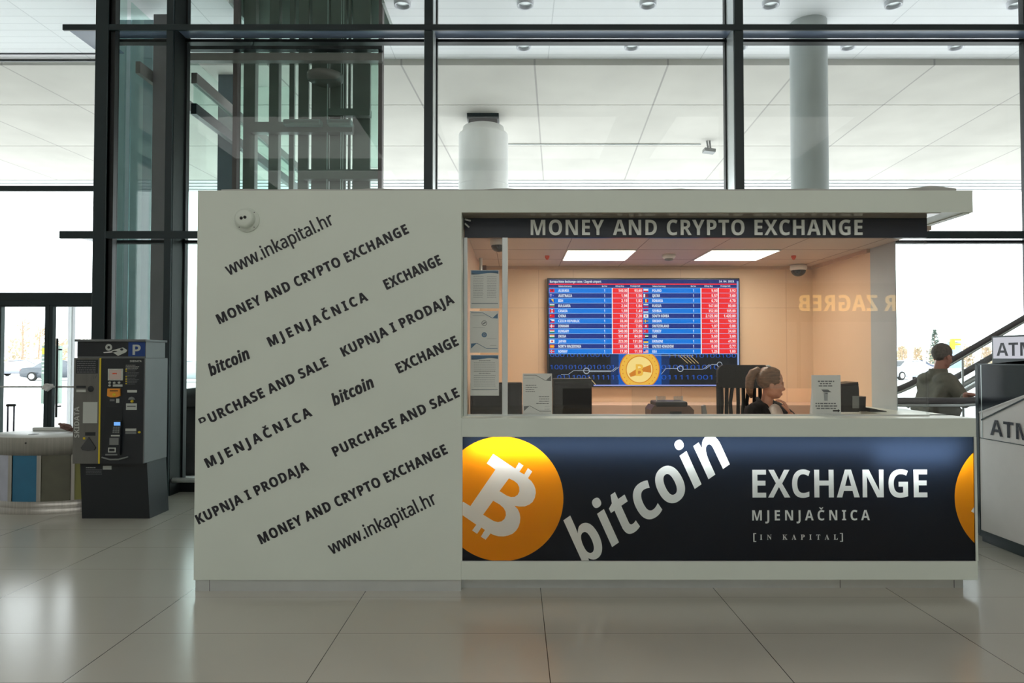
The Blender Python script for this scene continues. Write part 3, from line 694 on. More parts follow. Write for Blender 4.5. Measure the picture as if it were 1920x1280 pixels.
ROWS = [[('ALBANIA', '140,00', '93,60'), ('AUSTRALIA', '1,98', '1,56'), ('BIH', '2,19', '1,82'), ('BULGARIA', '2,94', '1,84'), ('CANADA', '1,89', '1,41'), ('CHINA', '10,72', '7,20'), ('CZECH REPUBLIC', '33,00', '23,00'),
         ('DENMARK', '10,01', '7,05'), ('HUNGARY', '540,00', '375,00'), ('INDIA', '131,00', '84,00'), ('JAPAN', '223,00', '151,00'), ('NORTH MACEDONIA', '83,30', '58,30'), ('NORWAY', '17,00', '11,10')],
        [('POLAND', '5,60', '3,92'), ('QATAR', '5,57', '3,60'), ('ROMANIA', '6,70', '4,70'), ('RUSSIA', '147,00', '80,00'), ('SERBIA', '152,00', '105,00'), ('SOUTH KOREA', '2.125,00', '1.420,00'), ('SWEDEN', '16,50', '10,50'),
         ('SWITZERLAND', '1,07', '0,88'), ('TURKEY', '51,10', '34,60'), ('UAE', '5,60', '3,60'), ('UKRAINE', '66,50', '41,90'), ('UNITED KINGDOM', '0,99', '0,77'), ('USA', '1,25', '1,00')]]
FLAGS = [['al', 'au', 'bih', 'H wgr', 'V rwr', 'cn', 'cz', 'X r w', 'H rwg', 'H owg', 'jp', 'mk', 'X r w b'], ['H wr', 'V wmm', 'V byr', 'H wbr', 'H rbw', 'kr', 'X b y', 'ch', 'tr', 'ae', 'H by', 'uk', 'us']]
def flag(code, x, y, w_, h):
    q = code.split()
    if q[0] == 'H':
        n = len(q[1])
        for i, c in enumerate(q[1]): R(x, y + h * i / n, x + w_, y + h * (i + 1) / n, FM[c], 3)
    elif q[0] == 'V':
        n = len(q[1])
        for i, c in enumerate(q[1]): R(x + w_ * i / n, y, x + w_ * (i + 1) / n, y + h, FM[c], 3)
        if q[1] == 'rwr': DISC(x + w_ / 2, y + h / 2, h * 0.24, FM['r'], 4, 8)
    elif q[0] == 'X':
        R(x, y, x + w_, y + h, FM[q[1]], 3)
        R(x, y + h * 0.4, x + w_, y + h * 0.6, FM[q[2]], 4); R(x + w_ * 0.3, y, x + w_ * 0.46, y + h, FM[q[2]], 4)
        if len(q) > 3: R(x, y + h * 0.46, x + w_, y + h * 0.54, FM[q[3]], 5); R(x + w_ * 0.35, y, x + w_ * 0.41, y + h, FM[q[3]], 5)
    else:
        base = {'al': 'r', 'au': 'b', 'bih': 'b', 'cn': 'r', 'cz': 'w', 'jp': 'w', 'mk': 'r', 'kr': 'w', 'ch': 'r', 'tr': 'r', 'ae': 'w', 'uk': 'b', 'us': 'w'}[code]
        R(x, y, x + w_, y + h, FM[base], 3)
        cx, cy = x + w_ / 2, y + h / 2
        if code == 'al': POLY([(cx, cy - h * .35), (cx + w_ * .22, cy - h * .2), (cx + w_ * .08, cy + h * .1), (cx, cy + h * .35), (cx - w_ * .08, cy + h * .1), (cx - w_ * .22, cy - h * .2)], FM['k'], 4)
        if code == 'au': R(x, y + h * .18, cx, y + h * .34, FM['w'], 4); R(x + w_ * .2, y, x + w_ * .3, y + h * .5, FM['w'], 4); R(x, y + h * .23, cx, y + h * .29, FM['r'], 5); DISC(x + w_ * .25, y + h * .75, .6, FM['w'], 4, 7); DISC(x + w_ * .75, y + h * .5, .5, FM['w'], 4, 7)
        if code == 'bih': POLY([(x + w_ * .25, y), (x + w_ * .8, y), (x + w_ * .8, y + h)], FM['y'], 4)
        if code == 'cn': DISC(x + w_ * .2, y + h * .3, 1, FM['y'], 4, 5)
        if code == 'cz': R(x, cy, x + w_, y + h, FM['r'], 4); POLY([(x, y), (cx, cy), (x, y + h)], FM['b'], 5)
        if code == 'jp': DISC(cx, cy, h * .28, FM['r'], 4, 16)
        if code == 'mk':
            for k in range(8): SEG(cx, cy, cx + w_ * .5 * math.cos(k * PI / 4), cy + h * .5 * math.sin(k * PI / 4), 1, FM['y'], 4)
            DISC(cx, cy, h * .2, FM['y'], 5, 12)
        if code == 'kr': DISC(cx, cy, h * .25, FM['b'], 4, 14); POLY([(cx + h * .25 * math.cos(PI + k * PI / 8), cy + h * .25 * math.sin(PI + k * PI / 8)) for k in range(9)], FM['r'], 5)
        if code == 'ch': R(cx - w_ * .22, cy - h * .1, cx + w_ * .22, cy + h * .1, FM['w'], 4); R(cx - w_ * .08, cy - h * .32, cx + w_ * .08, cy + h * .32, FM['w'], 4)
        if code == 'tr': DISC(x + w_ * .36, cy, h * .25, FM['w'], 4, 14); DISC(x + w_ * .42, cy, h * .2, FM['r'], 5, 14)
        if code == 'ae': R(x, y, x + w_, y + h / 3, FM['g'], 4); R(x, y + h * 2 / 3, x + w_, y + h, FM['k'], 4); R(x, y, x + w_ * .28, y + h, FM['r'], 5)
        if code == 'uk':
            SEG(x, y, x + w_, y + h, 1.2, FM['w'], 4); SEG(x, y + h, x + w_, y, 1.2, FM['w'], 4); R(x, cy - 1.2, x + w_, cy + 1.2, FM['w'], 5); R(cx - 1.2, y, cx + 1.2, y + h, FM['w'], 5)
            R(x, cy - .7, x + w_, cy + .7, FM['r'], 6); R(cx - .7, y, cx + .7, y + h, FM['r'], 6)
        if code == 'us':
            for k in range(4): R(x, y + h * (2 * k) / 7, x + w_, y + h * (2 * k + 1) / 7, FM['r'], 4)
            R(x, y, x + w_ * .42, y + h * .5, FM['b'], 5)
yr, ph = 539.8, (663.2 - 539.8) / 13
for c, (cx0, cx1, fx, nx_, one, r0, r1, r2) in enumerate(((1029, 1205.3, 1030.6, 1047, 1133.5, 1148, 1178, 1205.3), (1205.3, 1382.5, 1206.5, 1223, 1300, 1314.5, 1347, 1381))):
    T('Valuta Currency', nx_, 537.6, nx_ + 25, 2.6, S_w); T('Za Per', one - 5, 537.6, one + 5, 2.6, S_w); T('Otkup Buy', r0 + 6, 537.4, r0 + 22, 2.6, S_w); T('Prodaja Sell', r1 + 4, 537.4, r1 + 22, 2.6, S_w)
    for i, (nm, bu, se) in enumerate(ROWS[c]):
        y = yr + i * ph; R(cx0, y, r0, y + ph, S_b1 if i % 2 == 0 else S_b2); R(r0, y, r2, y + ph, S_r)
        R(cx0, y - 0.35, r2, y + 0.35, S_line, 2)
        flag(FLAGS[c][i], fx, y + 1.8, 9, 6.2)
        T(nm, nx_, y + 7.3, nx_ + 2.9 * len(nm) * 0.98, 5.0, S_w); T('1', one - 0.8, y + 7.3, one + 0.8, 5.0, S_w)
        T(bu, r1 - 2 - 2.75 * len(bu), y + 7.3, r1 - 2, 5.0, S_w); T(se, r2 - 2 - 2.75 * len(se), y + 7.3, r2 - 2, 5.0, S_w)
    for rx in (r0, r1): R(rx - 0.5, yr, rx + 0.5, 663.2, S_w, 2)
R(x0, 662.6, x1, 663.8, S_line, 2)
S_dig, S_glow, S_gold, S_gold2, S_gold3, S_trace, S_tr2 = EM('digit', 20, 90, 200), EM('glow', 0, 90, 190), EM('gold', 245, 190, 70), EM('gold_dark', 215, 130, 35), EM('gold_light', 255, 225, 140), EM('trace', 190, 200, 215), EM('trace_gold', 220, 190, 130)
R(1145, 663.8, 1255, 721, EM('deep_blue', 5, 45, 100), 1); R(1160, 663.8, 1240, 721, S_glow, 1.3)
T('000101010010', 1031.5, 668.6, 1143, 6.6, S_dig, 'r', 1.0, 2)
T('10010101010101', 1031.5, 692, 1151, 8.0, S_dig, 'r', 1.0, 2); T('0111001111111', 1045, 711, 1160, 8.0, S_dig, 'r', 1.0, 2)
T('1100010100100', 1252, 670, 1380, 6.6, S_dig, 'r', 1.0, 2); T('0100101010110', 1240, 692, 1380, 8.0, S_dig, 'r', 1.0, 2); T('0111110011101', 1240, 711, 1380, 8.0, S_dig, 'r', 1.0, 2)
xc, yc, rc = 1199, 692.5, 38
def half(r): return [(xc + r * math.cos(t), yc + r * math.sin(t)) for t in [2 * PI * k / 64 for k in range(64)]]
def cutc(l): return [(x, min(max(y, 663.8), 721.5)) for x, y in l]
POLY(cutc(half(rc)), S_gold2, 3); POLY(cutc(half(rc - 1.8)), S_gold, 4); 
for k in range(26):
    a = 2 * PI * k / 26; x, y = xc + 32 * math.cos(a), yc + 32 * math.sin(a)
    if 665 < y < 720: DISC(x, y, 1.1, S_gold2, 5, 8)
RING(xc, yc, 24.5, 25.8, S_gold2, 5); DISC(xc, yc, 24, S_gold3, 5); POLY([(xc - 20, yc + 8), (xc - 6, yc - 1), (xc + 8, yc - 4), (xc + 21, yc - 9), (xc + 22, yc + 6), (xc + 8, yc + 4), (xc - 4, yc + 10), (xc - 17, yc + 14)], S_gold2, 6)
T('B', xc - 7, yc + 12, xc + 7, 22, S_gold, 'b', 1, 7)
for seg in ((1052, 702, 1065, 702), (1065, 702, 1075, 695), (1075, 694.5, 1145, 694.5), (1104, 696.5, 1145, 696.5), (1145, 696.5, 1156, 688), (1149, 696.5, 1160, 688), (1240, 701, 1248, 691), (1248, 690.5, 1270, 690.5), (1281, 692, 1318, 692), (1318, 692, 1330, 683), (1322, 692, 1334, 683), (1334, 683, 1345, 683), (1226, 666.3, 1300, 666.3)): SEG(*seg, 0.8, S_trace, 3)
RING(1099.5, 695, 4.6, 5.8, S_trace, 4, 24); RING(1275.5, 691, 4.6, 5.8, S_trace, 4, 24); RING(1349, 683, 4, 5, S_trace, 4, 24)
for k in range(4): SEG(1274 + k * 7, 667, 1290 + k * 6.6, 681, 0.9, S_tr2, 3)
SEG(1104, 706, 1117, 721, 1.2, S_tr2, 3)
R(1113, 721, 1384, 723.5, EM('edge', 150, 160, 230), 2); R(1382.7, 527, 1384.5, 723, EM('edge2', 150, 175, 230), 2)
mb.build('display', tv)
mb = MB(); mb.box(tva.x + 0.6, tva.x + 1.3, YB - 0.012, YB - 0.001, tva.z + 0.3, tvb.z - 0.3, M_black); mb.build('wall_bracket', tv)

# ---------------------------------------------------------------- papers on and by the glass
def poster(x0, y0, x1, y1, Y, label, cat, name, draw, grp=None, fold=False):
    p, q = P(x0, y1, Y), P(x1, y0, Y)
    t = thing(name, label, cat, (p.x, Y, p.z), grp)
    mb = MB(); mb.box(p.x, q.x, Y, Y + 0.002, p.z, q.z, M_paper)
    if fold: mb.bar(((p.x + q.x) / 2, Y + 0.06, p.z), ((p.x + q.x) / 2, Y + 0.004, q.z - 0.04), q.x - p.x - 0.02, 0.002, M_paper, (0, 1, 0))
    mb.build('sheet', t); mb = MB(); draw(mb, p, q, Y); mb.build('print', t); return t
def band(mb, p, q, Y, z0, z1, m): mb.box(p.x + 0.008, q.x - 0.008, Y - 0.0008, Y, z0, z1, m)
def wavy(mb, p, q, Y, m, m2):
    n = 24; W = q.x - p.x - 0.012; H = q.z - p.z
    for off, mm, ph_ in ((0.0, m2, 1.2), (0.0, m, 0.0)):
        vs = []
        for i in range(n + 1):
            x = p.x + 0.006 + W * i / n; vs += [(x, Y - 0.0008 - (0.0004 if mm is m else 0), q.z - 0.004), (x, Y - 0.0008 - (0.0004 if mm is m else 0), q.z - H * (0.10 + 0.02 * math.sin(i / n * 5 + ph_) - (0.0 if mm is m2 else 0.02)))]
        mb.add(vs, [(2 * i, 2 * i + 1, 2 * i + 3, 2 * i + 2) for i in range(n)], mm)
def price_print(mb, p, q, Y):
    wavy(mb, p, q, Y, M_blue, mat('deep_blue_print', lin(45, 85, 115), 0.6, noise=0.1)); H = q.z - p.z; W = q.x - p.x
    for k in range(13):
        z = q.z - H * (0.18 + 0.045 * k); scribble(mb, p.x + W * .1, p.x + W * .45, z, H * .014, Y, M_lightprint, k); scribble(mb, p.x + W * .58, p.x + W * .9, z, H * .014, Y, M_lightprint, k + 50)
    band(mb, p, q, Y, p.z + H * .12, p.z + H * .135, mat('slate_print', lin(70, 95, 115), 0.6, noise=0))
def text_print(mb, p, q, Y):
    wavy(mb, p, q, Y, M_blue, mat('deep_blue_print', lin(45, 85, 115), 0.6, noise=0.1)); H = q.z - p.z; W = q.x - p.x
    for k in range(13):
        z = q.z - H * (0.15 + 0.052 * k); ind = 0.3 if k in (0, 6) else 0.12; scribble(mb, p.x + W * ind, q.x - W * ind, z, H * .013, Y, M_greyprint if k in (0, 5, 6) else M_lightprint, k + 9)
    band(mb, p, q, Y, p.z + H * .14, p.z + H * .153, mat('slate_print', lin(70, 95, 115), 0.6, noise=0))
def chevrons(m):
    def f(mb, p, q, Y):
        H = q.z - p.z; W = q.x - p.x; y_ = Y - 0.001
        pt = lambda u, v: (p.x + W * u, y_, p.z + H * v)
        for seg in (((.04, .96), (.45, .96)), ((.45, .96), (.78, .83)), ((.96, .10), (.58, .10)), ((.58, .10), (.24, .23))): mb.bar(pt(*seg[0]), pt(*seg[1]), 0.001, H * .012, m)
        mb.add([pt(.78, .83), pt(.97, .95), pt(.97, .82)], [(0, 1, 2)], m); mb.add([pt(.24, .23), pt(.04, .22), pt(.04, .10)], [(0, 1, 2)], m)
        return pt
    return f
def badge_print(mb, p, q, Y):
    pt = chevrons(M_blue)(mb, p, q, Y); H = q.z - p.z; W = q.x - p.x
    c = pt(.5, .71); mb.lathe([(W * .075, -0.0006), (W * .095, -0.0006)], (c[0], Y, c[2]), M_greyprint, 24, axis='y'); mb.bar((c[0] - W * .05, Y - 0.001, c[2] - W * .03), (c[0] + W * .05, Y - 0.001, c[2] + W * .03), 0.001, W * .04, M_greyprint)
    c = pt(.5, .43); mb.lathe([(0, -0.0006), (W * .09, -0.0006)], (c[0], Y, c[2]), M_blue, 24, axis='y'); mb.lathe([(W * .03, -0.0012), (W * .045, -0.0012)], (c[0], Y, c[2]), M_lightprint, 24, axis='y')
    for v, u0, u1 in ((.89, .1, .5), (.6, .1, .52), (.33, .6, .93), (.17, .7, .93)): scribble(mb, p.x + W * u0, p.x + W * u1, p.z + H * v, H * .01, Y, M_lightprint, int(v * 99))
def notice_print(mb, p, q, Y):
    chevrons(mat('mid_grey_print', lin(120, 122, 125), 0.6, noise=0))(mb, p, q, Y); H = q.z - p.z; W = q.x - p.x
    for k in range(4): scribble(mb, p.x + W * .1, p.x + W * (.46, .5, .4, .42)[k], p.z + H * (.71 - .05 * k), H * .016, Y, M_greyprint, k)
    for k in range(4): scribble(mb, p.x + W * (.55, .56, .56, .46)[k], p.x + W * .9, p.z + H * (.44 - .055 * k), H * .016, Y, M_greyprint, k + 20)
    for k in range(3): scribble(mb, p.x + W * .75, p.x + W * .92, p.z + H * (.2 - .03 * k), H * .008, Y, M_lightprint, k + 40)
    scribble(mb, p.x + W * .05, p.x + W * .4, p.z + H * .885, H * .01, Y, M_lightprint, 77)
PG = 'printed sheets on the kiosk glass'
poster(882, 506, 936, 578, 4.905, 'white price sheet with blue wavy header taped to the kiosk glass, top of three', 'poster', 'glass_poster', price_print, PG)
poster(881, 583, 935, 661, 4.905, 'white sheet with blue ribbons and round badges, middle one taped to the kiosk glass', 'poster', 'glass_poster', badge_print, PG)
poster(882, 665, 935.5, 741.5, 4.905, 'white text sheet with blue wavy header taped to the kiosk glass, bottom of three', 'poster', 'glass_poster', text_print, PG)
poster(980, 700, 1035, 778.5, 4.925, 'white notice with grey angled ribbons standing on the counter by the dark monitor', 'notice', 'counter_notice', notice_print, fold=True)
def machine_print(mb, p, q, Y):
    H = q.z - p.z; W = q.x - p.x
    for k, wd in enumerate((.56, .42, .5)): scribble(mb, p.x + W * (.5 - wd / 2), p.x + W * (.5 + wd / 2), p.z + H * (.83 - .058 * k), H * .03, Y, M_greyprint, k + 3)
    for k, wd in enumerate((.74, .74, .66)): scribble(mb, p.x + W * (.5 - wd / 2), p.x + W * (.5 + wd / 2), p.z + H * (.275 - .062 * k), H * .03, Y, M_greyprint, k + 31)
    pt = lambda u, v: (p.x + W * u, Y - 0.001, p.z + H * v)
    mb.add([pt(.33, .64), pt(.56, .64), pt(.68, .57), pt(.42, .57)], [(0, 1, 2, 3)], M_greyprint); mb.add([pt(.42, .565), pt(.56, .565), pt(.55, .36), pt(.43, .36)], [(0, 1, 2, 3)], M_lightprint)
    mb.add([(a_[0], a_[1] - 0.0004, a_[2]) for a_ in (pt(.47, .56), pt(.55, .56), pt(.55, .53), pt(.47, .53))], [(0, 1, 2, 3)], M_greyprint)
    mb.add([pt(.72, .13), pt(.89, .13), pt(.89, .155), pt(.97, .11), pt(.89, .065), pt(.89, .09), pt(.72, .09)], [tuple(range(7))], M_black)
poster(1522, 703, 1576, 778, 4.925, 'white notice with a small machine picture and arrow standing on the counter beside the woman', 'notice', 'counter_notice', machine_print, fold=True)

# ---------------------------------------------------------------- desk things
def monitor(x0, x1, y0, Y, label, rz=0.0, tilt=0.0):
    a, b = PX(x0, Y), PX(x1, Y); zt = PZ(y0, Y); zb_ = 1.02; cx = (a + b) / 2; W = b - a; H = zt - zb_ - 0.06
    t = thing('computer_monitor', label, 'monitor', (cx, Y + 0.06, zb_), 'monitors on the inner desk'); t.rotation_euler.z = rz
    q = MB(); q.box(-W / 2, W / 2, -0.02, 0.015, 0.06, 0.06 + H, M_black, 0.008); q.build('housing', t, local=True)
    q = MB(); q.box(-W / 2 + 0.012, W / 2 - 0.012, -0.0215, -0.02, 0.075, 0.06 + H - 0.012, M_blackg); q.build('screen', t, local=True)
    q = MB(); q.box(-0.03, 0.03, 0.015, 0.04, 0.0, 0.2, M_black, 0.004); q.box(-0.1, 0.1, -0.06, 0.055, 0, 0.012, M_black, 0.004); q.build('stand', t, local=True)
monitor(881, 979, 717, 5.25, 'black computer monitor behind the posters at the lettered wall end of the desk')
monitor(1036, 1111, 709, 5.3, 'black computer monitor behind the grey ribbon notice and first service opening', 0.1)
# banknote counter
Yb = 5.2; bx0, bx1 = PX(1221, Yb), PX(1300, Yb); bc = (bx0 + bx1) / 2; zt = PZ(760, Yb)
M_bn = mat('brown_grey_casing', lin(96, 72, 60), 0.4, noise=0.05)
bn = thing('banknote_counter', 'brown and black banknote counting machine on the inner desk under the rate screen', 'banknote counter', (bc, Yb + 0.13, 1.02))
mb = MB(); W = (bx1 - bx0) / 2
mb.prism([(bc - W, 1.02), (bc - W * 1.02, 1.2), (bc - W * .86, zt - .0), (bc + W * .8, zt), (bc + W * 1.02, 1.2), (bc + W, 1.02)], 'y', Yb, Yb + 0.24, M_bn); mb.build('casing', bn)
mb = MB(); mb.box(bc - W * .8, bc + W * .72, Yb - 0.005, Yb + 0.22, zt - 0.012, zt + 0.03, M_black, 0.012); mb.build('hopper', bn)
mb = MB(); mb.box(bc - W * .12, bc + W * .42, Yb - 0.006, Yb, zt - 0.075, zt - 0.045, M_blackg); mb.box(bc - W * .05, bc + W * .35, Yb - 0.008, Yb - 0.006, zt - 0.09, zt - 0.077, mat('orange_label', lin(235, 150, 60), 0.5, noise=0)); mb.build('control_panel', bn)
for xa, xb in ((1233, 1251), (1266, 1283)):
    mb = MB(); mb.box(PX(xa, Yb), PX(xb, Yb), Yb + 0.06, Yb + 0.064, zt + 0.028, PZ(743.5, Yb), glass('milky_acrylic', (.8, .8, .8), .22)); mb.box(PX(xa, Yb) if xa < 1250 else PX(xb, Yb) - 0.006, (PX(xa, Yb) if xa < 1250 else PX(xb, Yb) - 0.006) + 0.006, Yb + 0.055, Yb + 0.068, zt + 0.028, PZ(743, Yb), M_alu); mb.build('note_guide', bn)
# small handset in a stand
Yq = 5.2; p = P(1325, 778, Yq); zq = PZ(761, Yq)
ph_ = thing('phone_handset', 'small grey handset standing on the inner desk beside the office chair', 'handset', (p.x, Yq, 1.02))
mb = MB(); mb.prism([(p.x - 0.022, 1.05), (p.x - 0.032, zq), (p.x - 0.008, zq + 0.008), (p.x + 0.024, 1.06)], 'y', Yq, Yq + 0.04, M_grey); mb.build('body', ph_)
mb = MB(); mb.box(p.x - 0.04, p.x + 0.04, Yq - 0.02, Yq + 0.06, 1.02, 1.06, M_black, 0.008); mb.build('stand', ph_)
# receipt printer / terminal tower and its small neighbour
Yt = 5.25; a, b = PX(1578, Yt), PX(1609, Yt)
pr = thing('receipt_printer', 'tall black receipt printer on the side ledge beside the machine notice', 'printer', ((a + b) / 2, Yt + 0.1, zct))
mb = MB(); zt = PZ(717, Yt)
mb.prism([(a - 0.004, zct), (a, zt - 0.01), (b - 0.002, zt + 0.004), (b + 0.004, zt - 0.06), (b + 0.004, zct)], 'y', Yt, Yt + 0.2, M_black)
mb.build('housing', pr)
mb = MB(); mb.prism([(a, zt - 0.022), (a, zt - 0.028), (b, zt - 0.016), (b, zt - 0.01)], 'y', Yt - 0.002, Yt, M_blackg); mb.build('lid_seam', pr)
mb = MB(); mb.box(PX(1597, Yt), b + 0.002, Yt - 0.004, Yt, PZ(765, Yt), PZ(742, Yt), M_grey, 0.002); mb.build('paper_slot', pr)
a, b = PX(1610, 5.3), PX(1623, 5.3); mb = MB(); mb.prism([(a, zct), (a, PZ(744, 5.3)), (b, PZ(743, 5.3)), (b - 0.006, zct)], 'y', 5.3, 5.42, M_black)
solo(mb, 'card_reader', 'small black card reader standing beside the tall receipt printer', 'card reader')
mb = MB(); p, q = P(1623, 776, 5.3), P(1656, 776, 5.3); mb.prism([(p.x + 0.01, zct + 0.002), (p.x + 0.01, zct + 0.03), (q.x, zct + 0.006), (q.x, zct + 0.002)], 'y', 5.25, 5.4, M_black)
solo(mb, 'flat_keypad', 'flat black wedge keypad lying on the side ledge near the corner post', 'keypad')
# little box and pipe high in the left inner corner
p = P(904, 500, 6.7); mb = MB(); mb.box(p.x - 0.035, p.x + 0.035, 6.8, YB, p.z - 0.03, p.z + 0.03, mat('brown_box', lin(110, 60, 45), 0.5, noise=0.05), 0.004)
solo(mb, 'junction_box', 'small brown junction box high on the kiosk back wall behind the top poster', 'junction box')
mb = MB(); xx = kxm + 0.05; mb.tube([(xx, 6.3, 2.3), (xx, 6.3, zk)], 0.015, M_alu); mb.box(xx - 0.02, xx + 0.02, 6.28, 6.32, 2.28, 2.3, M_alu)
solo(mb, 'ceiling_pipe', 'thin metal pipe hanging from the kiosk ceiling behind the top poster', 'pipe')

# ---------------------------------------------------------------- office chair
Yk = 6.0; ca, cb = PX(1343, Yk), PX(1441, Yk); cc = (ca + cb) / 2; W = (cb - ca) / 2; zt = PZ(684, Yk)
ch = thing('office_chair', 'black high-back office chair with mesh back behind the seated woman', 'chair', (cc, Yk - 0.2, 0.12))
def rounded(x0, x1, z0, z1, r, n=6):
    pts = []
    for cx_, cz_, a0 in ((x1 - r, z1 - r, 0), (x0 + r, z1 - r, PI / 2), (x0 + r, z0 + r, PI), (x1 - r, z0 + r, 1.5 * PI)):
        for k in range(n + 1): a = a0 + PI / 2 * k / n; pts.append((cx_ + r * math.cos(a), cz_ + r * math.sin(a)))
    return pts
zs = 0.66
mb = MB(); mb.prism(rounded(cc - W, cc + W, zt - 0.2, zt, 0.06), 'y', Yk - 0.05, Yk + 0.01, M_blackf); mb.build('headrest', ch)
mb = MB()
for s_ in (-1, 1): mb.tube([(cc + s_ * W * .96, Yk - 0.02, zt - 0.15), (cc + s_ * W * .92, Yk - 0.0, zt - 0.5), (cc + s_ * W * .8, Yk - 0.05, zs + 0.05)], 0.018, M_black)
for k in range(9):
    x = cc - W * .84 + W * 1.68 * k / 8; mb.tube([(x, Yk - 0.02, zt - 0.19), (x + 0.014 * math.sin(k * 2 + 1), Yk, zt - 0.33), (x + 0.012 * math.sin(k * 3), Yk, zt - 0.5), (x * .9 + cc * .1, Yk - 0.05, zs + 0.06)], 0.0165, M_blackf, 8)
mb.build('mesh_back', ch)
mb = MB(); mb.box(cc - 0.25, cc + 0.25, Yk - 0.5, Yk - 0.02, zs - 0.05, zs + 0.03, M_blackf, 0.03, 3); mb.build('seat', ch)
for s_ in (-1, 1):
    mb = MB(); x = cc + s_ * (W + 0.03); mb.tube([(x, Yk - 0.2, zs - 0.03), (x, Yk - 0.2, zs + 0.2)], 0.018, M_black); mb.box(x - 0.035, x + 0.035, Yk - 0.35, Yk - 0.1, zs + 0.19, zs + 0.22, M_black, 0.012); mb.build('armrest', ch)
mb = MB(); mb.tube([(cc, Yk - 0.25, 0.2), (cc, Yk - 0.25, zs - 0.05)], 0.028, M_black)
for k in range(5):
    a = k * 2 * PI / 5 + 0.3; e = (cc + 0.28 * math.cos(a), Yk - 0.25 + 0.28 * math.sin(a)); mb.bar((cc, Yk - 0.25, 0.22), (e[0], e[1], 0.18), 0.04, 0.03, M_black); mb.ell((e[0], e[1], 0.15), (0.03, 0.03, 0.03), M_black, sub=2)
mb.build('star_base', ch)

# ================================================================ PEOPLE
def skinned(nodes, edges_, sub=1):
    """nodes: name -> (point, radius or (rx, ry)); first node is the root"""
    names = list(nodes); me = bpy.data.meshes.new('limbs'); me.from_pydata([tuple(nodes[n][0]) for n in names], [(names.index(a), names.index(b)) for a, b in edges_], [])
    o = bpy.data.objects.new('limbs', me); C.objects.link(o); o.modifiers.new('s', 'SKIN')
    for i, n in enumerate(names):
        r = nodes[n][1]; me.skin_vertices[0].data[i].radius = r if isinstance(r, tuple) else (r, r); me.skin_vertices[0].data[i].use_root = (i == 0)
    o.modifiers.new('d', 'SUBSURF').levels = sub
    dg = bpy.context.evaluated_depsgraph_get(); dg.update(); m2 = bpy.data.meshes.new_from_object(o.evaluated_get(dg))
    r = ([v.co.copy() for v in m2.vertices], [tuple(p.vertices) for p in m2.polygons]); bpy.data.objects.remove(o); bpy.data.meshes.remove(m2); return r
def fuse(mb, voxel, smooth=4, fac=0.5):
    """melt the pieces of mb into one closed surface"""
    me = bpy.data.meshes.new('f'); me.from_pydata([tuple(v) for v in mb.v], [], mb.f); bm = bmesh.new(); bm.from_mesh(me); bmesh.ops.recalc_face_normals(bm, faces=bm.faces[:]); bm.to_mesh(me); bm.free()
    o = bpy.data.objects.new('f', me); C.objects.link(o); r = o.modifiers.new('r', 'REMESH'); r.mode = 'VOXEL'; r.voxel_size = voxel
    s = o.modifiers.new('s', 'SMOOTH'); s.iterations = smooth; s.factor = fac
    dg = bpy.context.evaluated_depsgraph_get(); dg.update(); m2 = bpy.data.meshes.new_from_object(o.evaluated_get(dg))
    out = ([v.co.copy() for v in m2.vertices], [tuple(p.vertices) for p in m2.polygons]); bpy.data.objects.remove(o); bpy.data.meshes.remove(m2); return out
def head_pieces(mb, c, R, m, k=1.0, male=False):
    def E(p, r, sub=3): mb.ell(Vector(c) + R @ (Vector(p) * k), tuple(x * k for x in r), m, R, sub)
    E((-.014, 0, .036), (.098, .076, .09)); E((.028, 0, -.03), (.066, .06, .092)); E((.05, 0, -.082), (.042, .042, .034)); E((.02, 0, -.07), (.06, .055, .045))
    E((.094, 0, -.026), (.024, .014, .018), 2); E((.086, 0, -.006), (.016, .010, .03), 2); E((.083, 0, -.064), (.014, .024, .009), 2); E((.082, 0, -.076), (.013, .02, .008), 2); E((.078, 0, .022), (.018, .052, .014), 2)
    for s_ in (-1, 1): E((-.006, s_ * .076, -.012), (.02, .009, .034), 2); E((.05, s_ * .042, -.03), (.03, .022, .025), 2)
def hand(mb, wrist, fwd, side, nrm, curl, m, k=1.0, spread=0.0, thumb=1):
    """palm and five separate fingers; fwd along the fingers, side towards the thumb, nrm out of the palm"""
    wrist, fwd, side, nrm = Vector(wrist), Vector(fwd).normalized(), Vector(side).normalized(), Vector(nrm).normalized()
    Rm = Matrix((fwd, side, nrm)).transposed()
    mb.ell(wrist + fwd * .045 * k, (.055 * k, .041 * k, .016 * k), m, Rm, 2)
    for i, (off, ln) in enumerate(((.030, .074), (.010, .082), (-.011, .076), (-.030, .060))):
        b = wrist + fwd * (.082 - abs(off) * .15) * k + side * off * k; pts = [b - fwd * .03 * k, b]; d = fwd + side * spread * off * 12; d.normalize(); ang = 0
        for sgm in (.46, .31, .23):
            ang += curl * (1 + .12 * i); dd = d * math.cos(ang) + nrm * math.sin(ang); pts.append(pts[-1] + dd * ln * sgm * k)
        mb.tube(pts, [.009 * k, .009 * k, .0085 * k, .0078 * k, .006 * k], m, 10)
    b = wrist + fwd * .02 * k + side * .034 * k; d = (fwd * .75 + side * .62 + nrm * .25).normalized(); d2 = (fwd * .95 + side * .15 + nrm * .35).normalized()
    mb.tube([b - d * .02 * k, b + d * .032 * k, b + d * .032 * k + d2 * .03 * k, b + d * .032 * k + d2 * .052 * k], [.012 * k, .011 * k, .0095 * k, .007 * k], m, 10)

